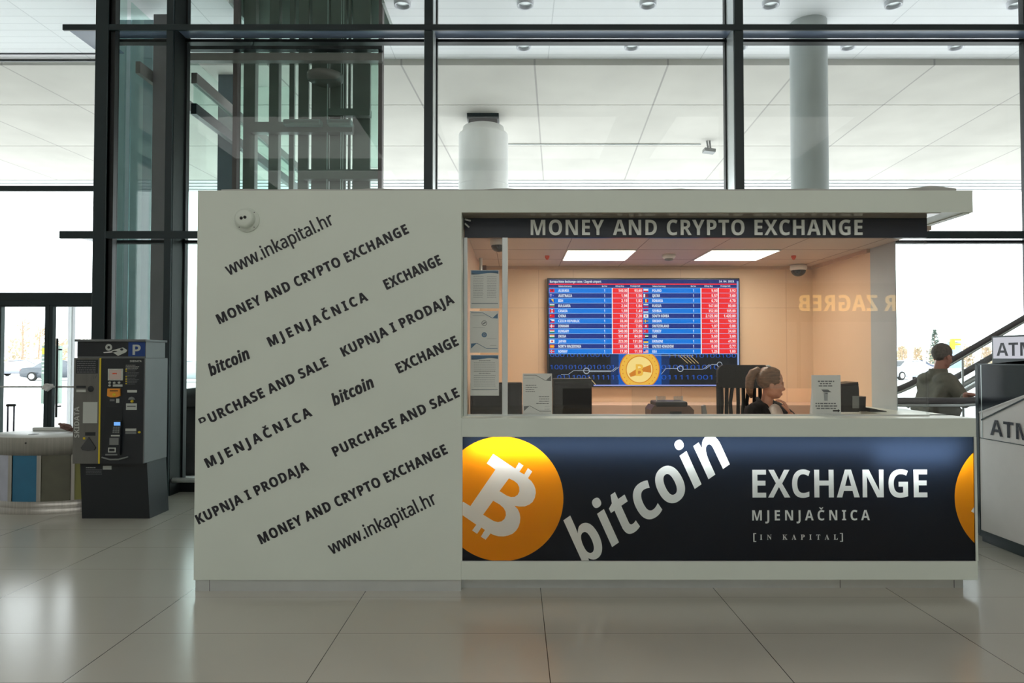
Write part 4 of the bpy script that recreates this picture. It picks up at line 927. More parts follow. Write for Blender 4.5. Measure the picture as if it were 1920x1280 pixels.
# --- the seated woman
Yw = 5.5
hc = P(1446, 719, Yw)
Rw = Euler((0, math.radians(10), math.radians(-12))).to_matrix()
wm = thing('person', 'seated woman in black blazer and white top, ponytail, chin resting on her hand', 'person', (hc.x - 0.06, Yw + 0.1, 0.12))
face_d = Vector((math.cos(math.radians(-60)), math.sin(math.radians(-60)), 0)); left_d = Vector((-face_d.y, face_d.x, 0))
nb = hc + Vector((-0.03, 0.035, -0.138)); ches = nb + Vector((0, 0.01, -0.16)); pel = Vector((nb.x - 0.02, nb.y + 0.12, 0.76))
shL, shR = nb + left_d * 0.155 + Vector((0, 0, -0.075)), nb - left_d * 0.165 + Vector((0, 0, -0.075))
wrist = P(1479, 772, 5.36); elbL = Vector((wrist.x + 0.05, 5.33, 1.065)); elbR = shR + Vector((-0.06, -0.03, -0.26)); wrR = Vector((1.86, 5.28, 1.05))
knL, knR = pel + face_d * .42 + left_d * .1 + Vector((0, 0, -.02)), pel + face_d * .42 - left_d * .1 + Vector((0, 0, -.02))
nodes = {'pel': (pel, .13), 'waist': (pel.lerp(ches, .5), .115), 'ches': (ches, .12), 'nb': (nb + Vector((0, 0, -.03)), .055), 'neck': (nb + Vector((.015, -.01, .06)), .05), 'hd': (hc, .05),
         'shL': (shL, .058), 'elL': (elbL, .042), 'wrL': (wrist, .027), 'shR': (shR, .058), 'elR': (elbR, .042), 'wrR': (wrR, .028),
         'hpL': (pel + left_d * .09 + face_d * .05, .09), 'knL': (knL, .062), 'anL': (knL + Vector((.02, .03, -.42)), .04), 'hpR': (pel - left_d * .09 + face_d * .05, .09), 'knR': (knR, .062), 'anR': (knR + Vector((-.02, .03, -.42)), .04)}
ed = [('pel', 'waist'), ('waist', 'ches'), ('ches', 'nb'), ('nb', 'neck'), ('neck', 'hd'), ('ches', 'shL'), ('shL', 'elL'), ('elL', 'wrL'), ('ches', 'shR'), ('shR', 'elR'), ('elR', 'wrR'), ('pel', 'hpL'), ('hpL', 'knL'), ('knL', 'anL'), ('pel', 'hpR'), ('hpR', 'knR'), ('knR', 'anR')]
slim = lambda nd: {k: (v[0], v[1] * (.62 if k in ('pel', 'waist', 'ches') or k[:2] in ('sh', 'hp') else .78 if k[:2] in ('el', 'kn') else 1)) for k, v in nd.items()}
mb = MB(); vs, fs = skinned(slim(nodes), ed); mb.add(vs, fs, M_skin); head_pieces(mb, hc, Rw, M_skin, 0.98)
tip = P(1467, 748, 5.36)
hf = (tip - wrist).normalized(); hn = Vector((-0.75, 0.25, -0.35)); hn = (hn - hf * hn.dot(hf)).normalized(); hsd = hn.cross(hf).normalized()
hand(mb, wrist, hf, -hsd if hsd.y > 0 else hsd, hn, 0.42, M_skin, 0.95)
hand(mb, wrR, (0.6, -0.3, -0.05), (0.3, 0.6, 0), (0, 0, -1), 0.2, M_skin, 0.95)
vs, fs = fuse(mb, 0.0055, 3); mb = MB(); mb.add(vs, fs, M_skin, True); body = mb.build('body', wm)
# blazer and top over the body
mb = MB(); G = .022
bn_ = {k: nodes[k] for k in ('pel', 'waist', 'ches', 'shL', 'elL', 'shR', 'elR')}
bz = {k: (v[0], v[1] + (G if k not in ('shL', 'shR') else .016)) for k, v in bn_.items()}
bz['cfL'] = (elbL.lerp(wrist, .38), .045); bz['cfR'] = (elbR.lerp(wrR, .8), .045); bz['pel'] = (pel, .16)
vs, fs = skinned(bz, [('pel', 'waist'), ('waist', 'ches'), ('ches', 'shL'), ('shL', 'elL'), ('elL', 'cfL'), ('ches', 'shR'), ('shR', 'elR'), ('elR', 'cfR')]); mb.add(vs, fs, M_blackf)
for s_ in (-1, 1):
    mb.ell(nb + left_d * s_ * .085 + Vector((0, .01, -.055)), (.09, .075, .05), M_blackf, Euler((0, 0, math.radians(30))).to_matrix())
# collar and lapels
for s_ in (-1, 1): mb.tube([nb - face_d * .06 + left_d * s_ * .035 + Vector((0, 0, .02)), nb + left_d * s_ * .074 + Vector((0, 0, -.01)), nb + face_d * .07 + left_d * s_ * .085 + Vector((0, 0, -.07)), nb + face_d * .115 + left_d * s_ * .075 + Vector((0, 0, -.16)), nb + face_d * .13 + left_d * s_ * .03 + Vector((0, 0, -.3))], [.016, .02, .024, .026, .02], M_blackf, 10)
vs, fs = fuse(mb, 0.008, 3); mb = MB(); mb.add(vs, fs, M_blackf, True); mb.build('blazer', wm)
mb = MB(); M_top = mat('white_knit', (0.72, 0.68, 0.62), 0.8, noise=0.05, nscale=60)
cen = nb + Vector((0, 0, -.185)) + face_d * .085
mb.ell(cen, (.085, .07, .165), M_top, Euler((0, 0, math.radians(30))).to_matrix()); mb.build('top', wm)
mb = MB(); ring = [nb + face_d * .1 * math.cos(t) * .75 + left_d * .06 * math.sin(t) + Vector((0, 0, -.045 - .05 * math.cos(t))) + face_d * .05 for t in [k * PI / 8 - PI / 2 for k in range(9)]]
mb.tube(ring, .0018, M_alu, 6); mb.build('necklace', wm)
# hair: cap and ponytail
M_hair = mat('brown_blond_hair', lin(112, 84, 62), 0.45, noise=0.45, nscale=40, stretch=(0.3, 1, 2.2))
mb = MB(); bm = bmesh.new(); bmesh.ops.create_icosphere(bm, subdivisions=4, radius=1)
for v in bm.verts: v.co = Vector((v.co.x * .107 - .017, v.co.y * .086, v.co.z * .1 + .038))
def bare(p): return (p.z < .122 and p.x > .054 - .12 * max(0, p.z - .03)) or (p.z < .005 and p.x > .03 + 1.5 * p.z) or p.z < -.08
bmesh.ops.delete(bm, geom=[v for v in bm.verts if bare(v.co)], context='VERTS')
for v in bm.verts: v.co += Vector((0, 0, 0)) + v.co.normalized() * .003 * math.sin(v.co.z * 220 + v.co.x * 60); v.co = hc + Rw @ (v.co * .98)
mb.addbm(bm, M_hair, True)
tl = [hc + Rw @ Vector(p) for p in ((-.09, 0, .07), (-.12, 0, .085), (-.15, .0, .06), (-.165, .005, .01), (-.16, .005, -.05), (-.15, 0, -.1), (-.13, 0, -.14))]
mb.tube(tl, [.024, .03, .034, .034, .03, .022, .006], M_hair, 14); hr = mb.build('hair', wm)
sd_ = hr.modifiers.new('thick', 'SOLIDIFY'); sd_.thickness = .006; sd_.offset = 0
mb = MB(); mb.ell(hc + Rw @ Vector((-.098, 0, .075)), (.014, .03, .03), M_black, Rw, 2); mb.ell(hc + Rw @ Vector((-.05, -.035, .135)), (.02, .008, .008), M_alu, Rw, 2); mb.build('hair_clip', wm)
def eyes(parent, c, R, k):
    Mw = mat('eye_white', (.75, .72, .7), .25, noise=0); Mi = mat('eye_iris', lin(50, 40, 36), .2, noise=0); Mbr = mat('brow_brown', lin(80, 58, 44), .7, noise=.2)
    for s_ in (-1, 1):
        q = MB(); q.ell(Vector(c) + R @ (Vector((.064, s_ * .031, -.001)) * k), (.0122 * k,) * 3, Mw, None, 2); q.ell(Vector(c) + R @ (Vector((.0725, s_ * .031, -.001)) * k), (.005 * k,) * 3, Mi, None, 2)
        q.tube([Vector(c) + R @ (Vector(p) * k) for p in ((.0895, s_ * .016, .021), (.0885, s_ * .03, .026), (.076, s_ * .05, .022))], .0028 * k, Mbr, 6); q.build('eye', parent)
eyes(wm, hc, Rw, .98)
mb = MB(); M_lip = mat('lip_rose', lin(168, 96, 90), .4, noise=0)
for dz in (-.066, -.076): mb.tube([hc + Rw @ (Vector(p) * .98) for p in ((.086, -.02, dz), (.0965, 0, dz), (.086, .02, dz))], [.003, .0045, .003], M_lip, 8)
mb.build('lips', wm)
mb = MB(); Mt = mat('dark_trousers', lin(24, 24, 30), .85, noise=.1)
tr = {'pel': (pel, .155), 'hpL': (nodes['hpL'][0], .1), 'knL': (knL, .075), 'anL': (nodes['anL'][0], .06), 'hpR': (nodes['hpR'][0], .1), 'knR': (knR, .075), 'anR': (nodes['anR'][0], .06)}
vs, fs = skinned(tr, [('pel', 'hpL'), ('hpL', 'knL'), ('knL', 'anL'), ('pel', 'hpR'), ('hpR', 'knR'), ('knR', 'anR')]); mb.add(vs, fs, Mt, True); mb.build('trousers', wm)
for s_ in ('L', 'R'):
    q = nodes['an' + s_][0]; mb = MB(); mb.ell((q.x + face_d.x * .07, q.y + face_d.y * .07, 0.12 + .045), (.13, .05, .05), M_black, Euler((0, 0, math.radians(-60))).to_matrix(), 2); mb.tube([(q.x, q.y, 0.17), (q.x, q.y, q.z)], .045, M_black); mb.build('shoe', wm)

# --- the standing man on the escalator landing
Ym = 6.9
hc = P(1767, 668, Ym); Zg = 0.05
Rm_ = Euler((0, math.radians(14), math.radians(18))).to_matrix()
mn = thing('person', 'man with short grey hair in olive grey jacket holding the escalator handrail', 'person', (hc.x, Ym, Zg))
fd = Vector((math.cos(math.radians(12)), math.sin(math.radians(12)), 0)); ld = Vector((-fd.y, fd.x, 0))
nb = hc + Vector((-0.045, -.0, -.16)); ches = nb + Vector((-.03, 0, -.2)); pel = Vector((nb.x - .03, Ym, .92))
shL, shR = nb + ld * .17 + Vector((0, 0, -.085)), nb - ld * .17 + Vector((-.01, 0, -.085))
wrN = P(1812, 738, 6.36); elN = Vector((shR.x + .1, shR.y - .06, 1.14)); elF = shL + Vector((.06, .04, -.29)); wrF = elF + Vector((.18, .0, -.14))
nodes = {'pel': (pel, .14), 'waist': (pel.lerp(ches, .5), .14), 'ches': (ches, .135), 'nb': (nb + Vector((0, 0, -.02)), .062), 'neck': (nb + Vector((.02, 0, .06)), .058), 'hd': (hc, .06),
         'shL': (shL, .058), 'elF': (elF, .045), 'wrF': (wrF, .033), 'shR': (shR, .058), 'elN': (elN, .045), 'wrN': (wrN, .033),
         'hpL': (pel + ld * .1 + Vector((0, 0, -.06)), .1), 'knL': (pel + ld * .11 + fd * .04 + Vector((0, 0, -.42)), .065), 'anL': (pel + ld * .11 + fd * .0 + Vector((0, 0, -.79)), .045),
         'hpR': (pel - ld * .1 + Vector((0, 0, -.06)), .1), 'knR': (pel - ld * .11 - fd * .02 + Vector((0, 0, -.42)), .065), 'anR': (pel - ld * .11 - fd * .12 + Vector((0, 0, -.79)), .045)}
ed = [('pel', 'waist'), ('waist', 'ches'), ('ches', 'nb'), ('nb', 'neck'), ('neck', 'hd'), ('ches', 'shL'), ('shL', 'elF'), ('elF', 'wrF'), ('ches', 'shR'), ('shR', 'elN'), ('elN', 'wrN'), ('pel', 'hpL'), ('hpL', 'knL'), ('knL', 'anL'), ('pel', 'hpR'), ('hpR', 'knR'), ('knR', 'anR')]
mb = MB(); vs, fs = skinned(slim(nodes), ed); mb.add(vs, fs, M_skin2); head_pieces(mb, hc, Rm_, M_skin2, 1.03, True)
hand(mb, wrN, (0.95, -.15, -.12), (0.15, .95, .1), (0, 0, -1), .3, M_skin2, 1.05); hand(mb, wrF, (.7, .1, -.6), (-.3, -.8, .2), (-.3, .3, -.5), .35, M_skin2, 1.05)
vs, fs = fuse(mb, 0.007, 3); mb = MB(); mb.add(vs, fs, M_skin2, True); mb.build('body', mn)
M_jk = mat('olive_grey_cloth', lin(116, 112, 100), .85, noise=.15, nscale=14); mb = MB()
jn = {k: (nodes[k][0], nodes[k][1] + (.03 if k[:2] == 'sh' else .018 if k in ('ches', 'waist') else .03)) for k in ('pel', 'waist', 'ches', 'shL', 'elF', 'shR', 'elN')}; jn['cF'] = (elF.lerp(wrF, .85), .05); jn['cN'] = (elN.lerp(wrN, .85), .05); jn['hem'] = (pel + Vector((0, 0, -.06)), .18)
vs, fs = skinned(jn, [('ches', 'waist'), ('waist', 'pel'), ('pel', 'hem'), ('ches', 'shL'), ('shL', 'elF'), ('elF', 'cF'), ('ches', 'shR'), ('shR', 'elN'), ('elN', 'cN')]); mb.add(vs, fs, M_jk)
for s_ in (-1, 1): mb.ell(nb + ld * s_ * .1 + Vector((-.02, 0, -.07)), (.098, .12, .07), M_jk)
mb.lathe([(.085, -.03), (.088, .0), (.082, .035), (.07, .035), (.07, -.03)], nb + Vector((0, 0, .005)), M_jk, 20)
mb.ell(nb + fd * .11 + Vector((0, 0, -.05)), (.06, .07, .05), M_jk)
vs, fs = fuse(mb, 0.012, 4); mb = MB(); mb.add(vs, fs, M_jk, True); mb.build('jacket', mn)
mb = MB(); tr = {'pel': (pel + Vector((0, 0, -.02)), .15)}
for s_ in 'LR': tr['hp' + s_] = (nodes['hp' + s_][0], .115); tr['kn' + s_] = (nodes['kn' + s_][0], .085); tr['an' + s_] = (nodes['an' + s_][0] + Vector((0, 0, .03)), .07)
vs, fs = skinned(tr, [('pel', 'hpL'), ('hpL', 'knL'), ('knL', 'anL'), ('pel', 'hpR'), ('hpR', 'knR'), ('knR', 'anR')]); mb.add(vs, fs, Mt, True); mb.build('trousers', mn)
M_gh = mat('grey_hair', lin(98, 90, 84), .7, noise=.3, nscale=50); mb = MB(); bm = bmesh.new(); bmesh.ops.create_icosphere(bm, subdivisions=4, radius=1)
for v in bm.verts: v.co = Vector((v.co.x * .102 - .016, v.co.y * .081, v.co.z * .094 + .036))
bmesh.ops.delete(bm, geom=[v for v in bm.verts if v.co.x > .045 + .1 * v.co.z or (v.co.z < 0 and v.co.x > -.03) or v.co.z < -.055], context='VERTS')
for v in bm.verts: v.co = hc + Rm_ @ (v.co * 1.03)
mb.addbm(bm, M_gh, True); hr = mb.build('hair', mn); sd_ = hr.modifiers.new('thick', 'SOLIDIFY'); sd_.thickness = .004
eyes(mn, hc, Rm_, 1.03)
for s_ in 'LR':
    q = nodes['an' + s_][0]; mb = MB(); mb.ell((q.x + fd.x * .06, q.y + fd.y * .06, Zg + .05), (.14, .052, .05), M_black, Euler((0, 0, math.radians(25))).to_matrix(), 2); mb.tube([(q.x, q.y, Zg + .04), (q.x, q.y, q.z + .04)], .045, M_black); mb.build('shoe', mn)

# ================================================================ ESCALATOR
es = thing('escalator', 'escalator with glass balustrades rising beside the kiosk behind the standing man', 'escalator', (4.1, 6.9, 0))
xb, sl = 4.12, math.tan(math.radians(30)); M_rub = mat('handrail_rubber', lin(92, 90, 92), .4, noise=.05)
def rail_path(Y, z0, x_start, xb, x_end=9.5):
    pts = [(x_start + .0, Y, z0 - .16), (x_start - .07, Y, z0 - .08), (x_start, Y, z0)]
    pts += [(xb - .3, Y, z0)] + [(xb - .3 + k * .1, Y, z0 + sl * .1 * .5 * (k * k / 6)) for k in range(1, 7)]
    xl, zl_ = pts[-1][0], pts[-1][2]; pts.append((x_end, Y, zl_ + (x_end - xl) * sl)); return pts
for Y, xs in ((6.32, 3.48), (7.5, 3.6)):
    zr = 1.2 if Y < 7 else 1.19
    rp_ = rail_path(Y, zr, xs, 4.42 if Y < 7 else 4.12)
    mb = MB(); mb.tube(rp_, .03, M_rub, 12); h = mb.build('handrail', es)
    mb = MB(); mb.tube([(p[0], p[1], p[2] - .04) for p in rp_[2:]], .016, M_alu, 10); mb.build('rail_profile', h)
    mb = MB(); top = [(p[0], p[2] - .05) for p in rp_[2:]]; bot = [(p[0], p[2] - .88) for p in reversed(rp_[2:])]
    n = len(top); vs = []; 
    for yy in (Y - .005, Y + .005): vs += [(p[0], yy, p[1]) for p in top + bot]
    fs = []
    for o_ in (0, 2 * n): fs += [(o_ + i, o_ + i + 1, o_ + 2 * n - 2 - i, o_ + 2 * n - 1 - i) for i in range(n - 1)]
    mb.add(vs, fs, M_green if False else M_clear); mb.build('balustrade_glass', es)
    mb = MB()
    for i in range(2, len(rp_) - 1):
        a_, b_ = rp_[i], rp_[i + 1]; mb.bar((a_[0], Y, a_[2] - .95), (b_[0], Y, b_[2] - .95), .16, .16, M_alu)
    for x in (4.9, 5.9, 6.9): mb.bar((x, Y, 1.2 + (x - xb) * sl - .9), (x, Y, 1.2 + (x - xb) * sl - .06), .02, .012, M_alu)
    mb.build('skirt_deck', es)
mb = MB()
for k in range(12): x = xb + .2 + k * .4; mb.box(x, x + .42, 6.45, 7.38, k * .231 + .05, k * .231 + .281, M_dark)
mb.box(3.4, xb + .2, 6.4, 7.42, 0.0, .05, M_alu); mb.build('steps', es)
mb = MB(); mb.prism([(xb + 1.2, 0.5), (9.5, 3.0), (9.5, 2.4), (xb + 2.2, 0.5)], 'y', 6.42, 7.42, M_grey); mb.build('truss_cover', es)
# second rail band further up: the neighbouring flight
es2 = thing('escalator', 'second escalator flight beyond the first, its double rail crossing behind the man', 'escalator', (4.8, 8.0, 0))
p0, p1 = P(1700, 760, 7.75), P(1925, 632, 7.75)
for dz, nm in ((0, 'handrail'), (-.13, 'inner_rail')):
    mb = MB(); mb.tube([p0 + Vector((0, 0, dz)), p1 + Vector((0, 0, dz)), p1 + (p1 - p0) * 1.5 + Vector((0, 0, dz))], .035 if dz == 0 else .03, M_rub if dz == 0 else M_alu); mb.build(nm, es2)
mb = MB(); dz = Vector((0, 0, -.2)); mb.bar(p0 + dz, p1 + (p1 - p0) * 1.5 + dz, .04, .04, M_alu); mb.bar(p0 + Vector((0, 0, -.78)), p1 + (p1 - p0) * 1.5 + Vector((0, 0, -.78)), .08, .1, M_alu); mb.bar(p0 + Vector((0, 0, -.5)), Vector((p0.x, 7.75, 0)), .06, .06, M_alu); mb.build('balustrade_frame', es2)

# ================================================================ ATM
AX = 4.05; ay1 = 6.02; ay0 = 4.4
at = thing('cash_machine', 'white and dark cash machine cabinet with ATM lettering at the photo edge beside the kiosk', 'cash machine', (4.5, 5.2, 0))
M_aw = mat('atm_pale_panel', (0.88, 0.83, 0.82), .45, noise=.02); M_ad = mat('atm_dark_panel', lin(26, 32, 42), .16, noise=.03); M_at = mat('atm_lettering', lin(28, 30, 46), .5, noise=0)
def S(x, y):   # point on the side face X = AX seen at pixel x, y
    d = (P(x, y, 1.0) - Vector((0, 0, CAMZ))); return Vector((0, 0, CAMZ)) + d * (AX / d.x)
zA = S(1850, 684).z; zseam = S(1838, 820).z; zbase = S(1838, 1003).z
mb = MB(); mb.box(AX + .004, 5.1, ay0, ay1, .06, zA, M_aw, .004); mb.build('cabinet', at)
mb = MB(); mb.box(AX - .002, AX + .03, ay1 - .03, ay1 + .012, .06, zA + .012, M_dark, .003); mb.box(AX - .002, AX + .004, ay0, ay1, zA, zA + .012, M_dark); mb.box(AX - .001, AX + .004, ay1 - .07, ay1 - .062, zseam, zA, M_alu); mb.build('edge_trim', at)
pA, pB = S(1838, 772), S(1920, 741)
zc_ = pB.z + (pB.z - pA.z) / (pB.y - pA.y) * (ay0 - pB.y)
mb = MB(); mb.add([(AX, ay1 - .03, pA.z), (AX, ay0, zc_), (AX, ay0, zA), (AX, ay1 - .03, zA)], [(0, 1, 2, 3)], M_ad)
mb.add([(AX, ay1 - .03, pA.z - .012), (AX, ay0, zc_ - .012), (AX, ay0, zc_), (AX, ay1 - .03, pA.z)], [(0, 1, 2, 3)], M_aw); mb.build('dark_panel', at)
mb = MB(); a_, b_ = S(1840, 787), S(1920, 748); mb.bar(a_ - Vector((.001, 0, 0)), b_ + (b_ - a_) * 1.0 - Vector((.001, 0, 0)), .004, .012, M_dark, (0, 0, 1))
mb.box(AX - .001, AX + .004, ay0, ay1, zseam - .006, zseam, M_dark); mb.build('seam', at)
mb = MB(); a_ = S(1857, 815); b_ = Vector((AX, a_.y - .47, a_.z)); letters(mb, 'ATM', 'b', a_ - Vector((.0015, 0, 0)), b_ - Vector((.0015, 0, 0)), S(1866, 788).z - S(1866, 817).z, M_at, 1.0, (-1, 0, 0)); mb.build('lettering', at)
mb = MB(); mb.box(AX + .02, 5.08, ay0 + .02, ay1 - .02, 0, .06, M_dark); mb.build('plinth', at)
mb = MB(); mb.box(AX - .001, AX + .02, ay0, ay1, .045, .1, M_dark); mb.build('base_strip', at)
AXs = 4.12
def S2(x, y): d = (P(x, y, 1.0) - Vector((0, 0, CAMZ))); return Vector((0, 0, CAMZ)) + d * (AXs / d.x)
a_, b_ = S2(1859, 674), S2(1859, 630)
mb = MB(); mb.box(AXs + .004, AXs + .25, ay0 + .1, a_.y, zA, b_.z, M_dark, .004); sg = mb.build('roof_sign', at)
mb = MB(); mb.box(AXs, AXs + .004, ay0 + .12, a_.y - .022, a_.z + .01, b_.z - .014, emit('sign_white_face', (.86, .88, .96), .45)); mb.build('sign_face', sg)
mb = MB(); c_ = S2(1869, 667); letters(mb, 'ATM', 'b', c_ - Vector((.002, 0, 0)), Vector((AXs - .002, c_.y - .43, c_.z)), S2(1869, 643).z - c_.z, M_at, 1.0, (-1, 0, 0)); mb.build('lettering', sg)

# ================================================================ TICKET MACHINE
M_tg = mat('ticket_grey', lin(106, 110, 112), .45, noise=.03); M_td = mat('ticket_black', lin(26, 32, 38), .4, noise=.04); M_tb = mat('ticket_base', lin(18, 26, 32), .4, noise=.05); M_ty = mat('ticket_yellow', lin(215, 190, 40), .45, noise=0); M_tbl = mat('parking_blue', lin(20, 60, 130), .4, noise=.02)
M_tor = mat('ticket_orange', lin(230, 150, 50), .45, noise=.02); M_lab = mat('pale_label', lin(185, 190, 185), .5, noise=.03); M_face = mat('brushed_panel', lin(108, 108, 104), .4, .3, noise=.08, stretch=(4, 1, .2))
Yt = 6.72
tx0, tx1 = PX(137.5, Yt, 760), PX(271, Yt, 760); tz0, tz1 = PZ(869, Yt), PZ(671, Yt)
tk = thing('ticket_machine', 'grey and black parking ticket machine with blue P sign beside the steel recycling bin', 'ticket machine', ((tx0 + tx1) / 2, 7.0, 0))
mb = MB(); bxa, bxb = PX(154, 6.83, 960), PX(281, 6.83, 960); ba = PX(150, 6.83, 870)
mb.prism([(bxa, 0), (ba, tz0 + .01), (tx1 - .03, tz0 + .01), (bxb, 0)], 'y', 6.83, 7.2, M_tb); mb.build('base', tk)
mb = MB(); scribble(mb, ba + .06, ba + .16, tz0 - .06, .006, 6.83, M_lab, 1)
for k in range(4): scribble(mb, ba + .06, ba + .22, tz0 - .08 - .014 * k, .005, 6.83, M_greyprint, k)
mb.box(PX(196, 6.83), PX(212, 6.83), 6.828, 6.83, PZ(880, 6.83), PZ(873, 6.83), M_lab); mb.build('base_label', tk)
mb = MB(); mb.box(tx0, tx1, Yt + .004, 7.16, tz0, tz1, M_tg, .006); hb = mb.build('cabinet', tk)
def tq(x0, y0, x1, y1, m, d=.004, mbx=None, bev=0): (mbx or mb).box(PX(x0, Yt, y0), PX(x1, Yt, y0), Yt + .004 - d, Yt + .004, PZ(y1, Yt), PZ(y0, Yt), m, bev)
xs0, xs1 = PX(187, Yt), PX(190, Yt)
mb = MB(); mb.box(tx0, xs0, Yt, Yt + .004, tz0, tz1, M_face); mb.build('side_panel', tk)
mb = MB(); mb.box(xs0, xs1, Yt - .003, Yt + .004, tz0, tz1, M_ty); mb.build('yellow_strip', tk)
mb = MB(); mb.box(xs1, tx1 - .012, Yt, Yt + .004, tz0, tz1 - .004, M_td); mb.build('front_panel', tk)
mb = MB()
tq(143, 674, 184, 700, M_td, .007)
for k in range(6): scribble(mb, PX(145, Yt), PX(180, Yt), PZ(678 + k * 4, Yt), .008, Yt - .0035, M_greyprint, k)
mb.build('notice_plate', tk)
mb = MB(); tq(143.5, 723, 161, 727, M_td, .007); tq(143.5, 730, 161, 735, M_lab, .007); mb.build('label_plate', tk)
mb = MB(); tq(156, 753.5, 183, 793, M_lab, .006); mb.build('service_flap', tk)
mb = MB(); ps = [(169.5, 819), (183, 839), (180, 843.5), (169, 845), (158, 843.5), (155, 839)]; mb.prism([(PX(x, Yt), PZ(y, Yt)) for x, y in ps], 'y', Yt - .012, Yt + .002, mat('dark_grey_plastic', lin(62, 64, 66), .5, noise=.03)); trm = mb.build('coin_tray', tk)
mb = MB(); tq(160, 810, 179, 816.5, M_td, .007); mb.build('coin_tray_label', tk)
mb = MB(); tq(156, 819.5, 160, 823.5, M_ty, .008); mb.build('marker_dot', tk)
p = P(170, 729, Yt); mb = MB(); mb.lathe([(0, -.01), (.02, -.01), (.028, -.006), (.03, .0)], (p.x, Yt, p.z), M_td, 24, axis='y'); mb.build('coin_slot', tk)
mb = MB()
for k in range(3): p = P(170 + k * 4.5, 710 - k * 2, Yt); mb.bar((p.x, Yt - .003, p.z - .015), (p.x + .006, Yt - .003, p.z + .015), .002, .004, M_greyprint)
mb.build('scratch_marks', tk)
mb = MB(); a_ = P(148.5, 820, Yt - .004); b_ = P(148.5, 762, Yt - .004); letters(mb, 'SKIDATA', 'b', a_, b_, 9.5 * Yt / F, M_lab); mb.build('lettering', tk); mb = MB(); line_of_text(mb, 'SKIDATA', 'b', 243.5, 678.5, 265.5, 675, Yt - .004, M_lab); mb.build('lettering', tk)
mb = MB(); tq(203, 691, 231, 713, M_lab, .012, bev=.003); tq(206, 693, 228, 711, emit('ticket_screen', lin(176, 160, 146), .32), .0135); tq(212, 699, 220, 701, M_red, .0145); mb.build('screen', tk)
mb = MB()
for x, y in ((206, 717), (214.5, 717.5), (223.5, 717), (206, 722.5)): p = P(x, y, Yt); mb.lathe([(0, -.01), (.010, -.01), (.012, 0)], (p.x, Yt, p.z), M_lab, 14, axis='y')
tq(212, 720.5, 230, 724.5, M_lab, .008); mb.build('buttons', tk)
mb = MB(); mb.prism([(PX(x, Yt), PZ(y, Yt)) for x, y in ((204, 728), (227, 728), (227.5, 742), (220, 744.5), (210, 744.5), (203.5, 742))], 'y', Yt - .016, Yt, M_tor); tq(208, 731.5, 223, 733, M_td, .022); p = P(215.5, 739.5, Yt); mb.lathe([(0, -.022), (.013, -.022), (.016, -.016)], (p.x, Yt, p.z), M_ty, 16, axis='y'); mb.build('ticket_slot', tk)
mb = MB(); tq(206, 748, 215, 752, M_greyprint, .006); tq(218, 747, 224, 755, M_lab, .006); mb.build('card_icon', tk)
mb = MB()
for k in range(14): scribble(mb, PX(236, Yt), PX(236 + 18 + (k * 7) % 9, Yt), PZ(685 + k * 2.7, Yt), .005, Yt, M_lab if k < 3 else M_greyprint, k)
for y in (691, 694.5, 705, 709.5, 713.5, 718): tq(235.5, y, 238, y + 2, M_ty, .006)
mb.build('instructions', tk)
mb = MB(); tq(239, 731, 257, 735.5, M_lab, .008); mb.build('label_plate', tk)
mb = MB(); ps = [(242, 749), (244, 745), (248, 743.5), (253, 745), (255, 749)]; mb.prism([(PX(x, Yt), PZ(y, Yt)) for x, y in ps], 'y', Yt - .01, Yt, M_grey); cs_ = mb.build('coin_intake', tk)
mb = MB(); p = P(248, 752, Yt); mb.lathe([(0, -.012), (.012, -.012), (.014, 0)], (p.x, Yt, p.z), M_ty, 14, axis='y'); mb.build('marker_dot', tk)
mb = MB(); tq(237, 756, 257, 768, M_lab, .01); tq(239, 760.5, 255, 762, M_td, .013); mb.build('banknote_slot', tk)
mb = MB(); tq(236, 803, 256, 808, M_lab, .012); tq(236, 809.5, 256, 813, M_grey, .012); mb.build('card_slot', tk)
mb = MB(); p = P(261.5, 810, Yt); mb.lathe([(0, -.012), (.01, -.012), (.012, 0)], (p.x, Yt, p.z), M_ty, 14, axis='y'); mb.build('marker_dot', tk)
mb = MB(); mb.prism([(PX(x, Yt), PZ(y, Yt)) for x, y in ((201, 762), (232, 762), (230, 848), (192, 850))], 'y', Yt - .003, Yt + .001, M_tb); mb.prism([(PX(x, Yt), PZ(y, Yt)) for x, y in ((217, 788), (232, 788), (230, 852), (202, 853))], 'y', Yt - .03, Yt, M_td); pt_ = mb.build('payment_terminal', tk)
mb = MB()
def tp(x0, y0, x1, y1, m, d): mb.box(PX(x0, Yt), PX(x1, Yt), Yt - d, Yt - .03, PZ(y1, Yt), PZ(y0, Yt), m)
tp(219, 790.5, 230.5, 797, emit('keypad_screen', lin(110, 165, 230), .8), .034)
for r in range(4):
    for c in range(3): tp(217.5 + c * 4.5 - r * .3, 799 + r * 3.2, 221 + c * 4.5 - r * .3, 801.3 + r * 3.2, M_grey, .034)
tp(214, 814.5, 230, 817, M_lab, .036); tp(211, 820, 228, 833, M_grey, .033); tp(209, 838, 223, 847, M_lab, .034); tp(211, 840, 221, 845, M_td, .036); tp(204, 850, 226, 852.5, M_grey, .036); mb.build('keypad', pt_)
mb = MB(); mb.tube([P(191, 857, Yt - .012), P(205, 861, Yt - .02), P(222, 861, Yt - .02), P(240, 856.5, Yt - .012)], .008, M_grey); mb.build('grip', tk)
mb = MB(); sa, sb = PX(144, Yt, 650), PX(272.5, Yt, 650); za, zb_ = PZ(669, Yt), PZ(641, Yt)
mb.box(sa, sb, Yt + .01, 7.1, tz1, zb_ + .004, M_tg, .003); mb.box(sa - .012, sb + .012, Yt - .02, 7.12, zb_ + .004, PZ(636, Yt), M_tg, .004); tsgn = mb.build('top_sign', tk)
